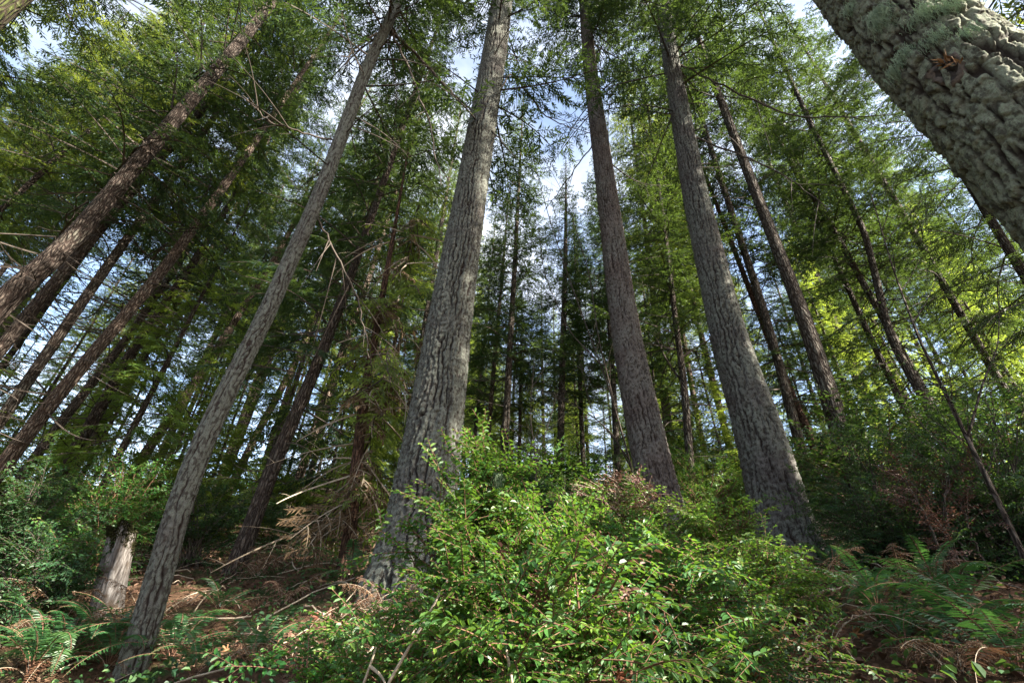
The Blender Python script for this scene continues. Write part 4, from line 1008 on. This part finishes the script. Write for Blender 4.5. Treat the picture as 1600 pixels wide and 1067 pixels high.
for i, (px, py, d, s, lb) in enumerate([
    (1130, 1052, 1.7, .055, 'orange maple leaf at the bottom edge left of a curled pale one'), (1193, 1052, 1.75, .055, 'curled pale brown maple leaf on the bottom edge'),
    (1225, 1000, 2.2, .075, 'dark red-brown maple leaf, left one of the big pair above the bottom edge'), (1262, 1008, 2.25, .085, 'dark red-brown maple leaf, right one of the big pair with a visible stem'),
    (1102, 885, 2.2, .040, 'small orange leaf caught high in the bush left of the stout fir foot'), (1112, 915, 2.2, .040, 'small orange leaf just below another in the bush left of the stout fir foot'),
    (1030, 985, 1.65, .045, 'brown maple leaf resting in the dark middle of the deep green bush'), (1095, 1030, 1.8, .04, 'mauve-brown leaf above the orange one at the bottom edge'),
    (965, 1055, 1.3, .04, 'bright orange curled leaf at the bottom edge in the green bush'), (1335, 990, 2.6, .06, 'brown leaf lying beside the pale striped dead fronds'),
    (500, 965, 3.6, .08, 'brown maple leaf on the litter left of the thickest fir'), (620, 1050, 1.9, .05, 'brown leaf beside the long dry stalk at the bottom'), (355, 1015, 2.9, .045, 'orange leaf near the blue-green fern at bottom left')]):
    p = at(px, py, d); v = -p/np.linalg.norm(p); rng_ = random.Random(i)
    o = link('maple_leaf', ML[i % 5]); o.location = p
    nrm = Vector((v[0]+rng_.uniform(-.4, .4), v[1]+rng_.uniform(-.3, .3), v[2]+.5+rng_.uniform(-.2, .3)))
    o.rotation_mode = 'QUATERNION'; o.rotation_quaternion = nrm.to_track_quat('Z', 'Y') @ Matrix.Rotation(rng_.random()*6.28, 3, 'Z').to_quaternion(); o.scale = (s, s, s)
    tag(o, lb, 'leaf', 'fallen maple leaves')

# ------------------------------------------------------------------ litter and ground cover
def scatter(name, n, xr, yr, mats, size, wid, seed, lift=(0, .03), up=.5, shape='leaf', dens=None, twigs=0, curl=.3):
    rng = np.random.default_rng(seed); g = Geo()
    x = rng.uniform(*xr, n); y = yr[0]+(yr[1]-yr[0])*rng.random(n)**1.5
    if dens is not None: k = dens(x, y) > rng.random(n); x, y = x[k], y[k]; n = len(x)
    P = np.stack([x, y, gz(x, y)+rng.uniform(*lift, n)], -1)
    D = rng.normal(0, 1, (n, 3)); D[:, 2] *= up
    N = np.array([0, 0, 1.])+rng.normal(0, up, (n, 3)); l = rng.uniform(*size, n)
    g.leaves(P, D, N, l, l*wid, 0, np.clip(rng.normal(.45, .25, n), 0, 1), .3, shape, curl)
    for k in range(twigs):
        a, b = rng.uniform(*xr), yr[0]+(yr[1]-yr[0])*rng.random()**1.5; L = rng.uniform(.2, 1.1); th = rng.random()*6.28; q = np.linspace(0, 1, 7)
        X = a+L*q*math.cos(th); Y = b+L*q*math.sin(th); C = np.stack([X, Y, gz(X, Y)+.02+.12*rng.random()*q*(1-q)*4+rng.random()*.05], -1)+rng.normal(0, .01, (7, 3))
        g.tube(C, rng.uniform(.002, .009), 4, 1)
    tag(link(name, g.mesh(name, mats)), kind='stuff')
pat = lambda x, y: np.clip((fbm(x*.8+5, y*.8, o=3, nz=NZ3)-.38)*5, .05, 1)
scatter('leaf_litter', 26000, (-9, 9), (1.6, 15), [LITTER, DRYTWIG], (.03, .09), .55, 301, (0, .04), .55, twigs=700)
scatter('ground_cover_leaves', 27000, (-9, 9), (1.6, 14), [HUCKD, HSTEM], (.025, .06), .6, 302, (.04, .22), .45, dens=pat, curl=.15)


# ------------------------------------------------------------------ forest floor
def floor():
    m, nt = mat('forest_floor_soil')
    oc = nd(nt, 'ShaderNodeTexCoord').outputs['Object']
    n1 = noise(nt, oc, 1.1, 5); n2 = noise(nt, oc, 22, 6, .7)
    c = ramp(nt, n2, [(.25, (.028, .018, .012)), (.5, (.085, .05, .03)), (.72, (.17, .10, .06))])
    c = mix(nt, nd(nt, 'ShaderNodeMapRange', {'Value': n1, 'From Min': .5, 'From Max': .66}).outputs[0], c, (.028, .05, .015))
    bp = nd(nt, 'ShaderNodeBump', {'Height': n2, 'Strength': 1., 'Distance': .05}).outputs[0]
    b = nd(nt, 'ShaderNodeBsdfPrincipled', {'Base Color': c, 'Roughness': .95, 'Specular IOR Level': .1, 'Normal': bp})
    nd(nt, 'ShaderNodeOutputMaterial', {'Surface': b.outputs[0]})
    xs = np.concatenate([np.linspace(-260, -24, 30), np.linspace(-22, 22, 221), np.linspace(24, 260, 30)])
    ys = np.concatenate([np.linspace(-60, -3, 12), np.linspace(-2.5, 26, 143), np.linspace(27, 300, 50)])
    X, Y = np.meshgrid(xs, ys); V = np.stack([X, Y, gz(X, Y)], -1).reshape(-1, 3)
    nx, ny = len(xs), len(ys); i = np.arange(ny-1)[:, None]*nx; j = np.arange(nx-1)[None]
    Q = np.stack([i+j, i+j+1, i+nx+j+1, i+nx+j], -1).reshape(-1, 4)
    tag(link('ground', mesh('ground', V, Q, [m], None, None, True)), kind='structure')
floor()

# ------------------------------------------------------------------ light
SUN_AZ, SUN_EL = R(122), R(36)
sd = Vector((math.sin(SUN_AZ)*math.cos(SUN_EL), math.cos(SUN_AZ)*math.cos(SUN_EL), math.sin(SUN_EL)))
sun = bpy.data.objects.new('sun', bpy.data.lights.new('sun', 'SUN')); COL.objects.link(sun)
sun.data.energy = 5.0; sun.data.angle = R(.5); sun.data.color = (1., .93, .80)
sun.rotation_euler = sd.to_track_quat('Z', 'Y').to_euler()
w = bpy.data.worlds.new('World'); scene.world = w; w.use_nodes = True
nt = w.node_tree; nt.nodes.clear()
sky = nd(nt, 'ShaderNodeTexSky', sky_type='NISHITA'); sky.sun_disc = False; sky.sun_elevation = SUN_EL; sky.sun_rotation = SUN_AZ
sky.air_density = 1.0; sky.dust_density = 2.0
tc = nd(nt, 'ShaderNodeTexCoord').outputs['Generated']
cl = nd(nt, 'ShaderNodeTexNoise', {'Vector': nd(nt, 'ShaderNodeMapping', {'Vector': tc, 'Scale': (1, 1, 2.)}).outputs[0], 'Scale': 2.2, 'Detail': 6, 'Roughness': .6}).outputs['Fac']
cf = nd(nt, 'ShaderNodeMapRange', {'Value': cl, 'From Min': .42, 'From Max': .64, 'To Min': .08, 'To Max': .72}).outputs[0]
skc = mix(nt, cf, sky.outputs[0], (3.3, 3.35, 3.45))
bg = nd(nt, 'ShaderNodeBackground', {'Color': skc, 'Strength': .085})
nd(nt, 'ShaderNodeOutputWorld', {'Surface': bg.outputs[0]})

scene.view_settings.view_transform = 'Standard'; scene.view_settings.look = 'None'
scene.view_settings.exposure = 2.65; scene.view_settings.gamma = 1.0
scene.cycles.max_bounces = 9; scene.cycles.diffuse_bounces = 7; scene.cycles.transmission_bounces = 7; scene.cycles.glossy_bounces = 2
scene.cycles.caustics_reflective = False; scene.cycles.caustics_refractive = False
scene.cycles.use_adaptive_sampling = True
print('faces', sum(len(m.polygons) for m in bpy.data.meshes), 'objects', len(bpy.data.objects))
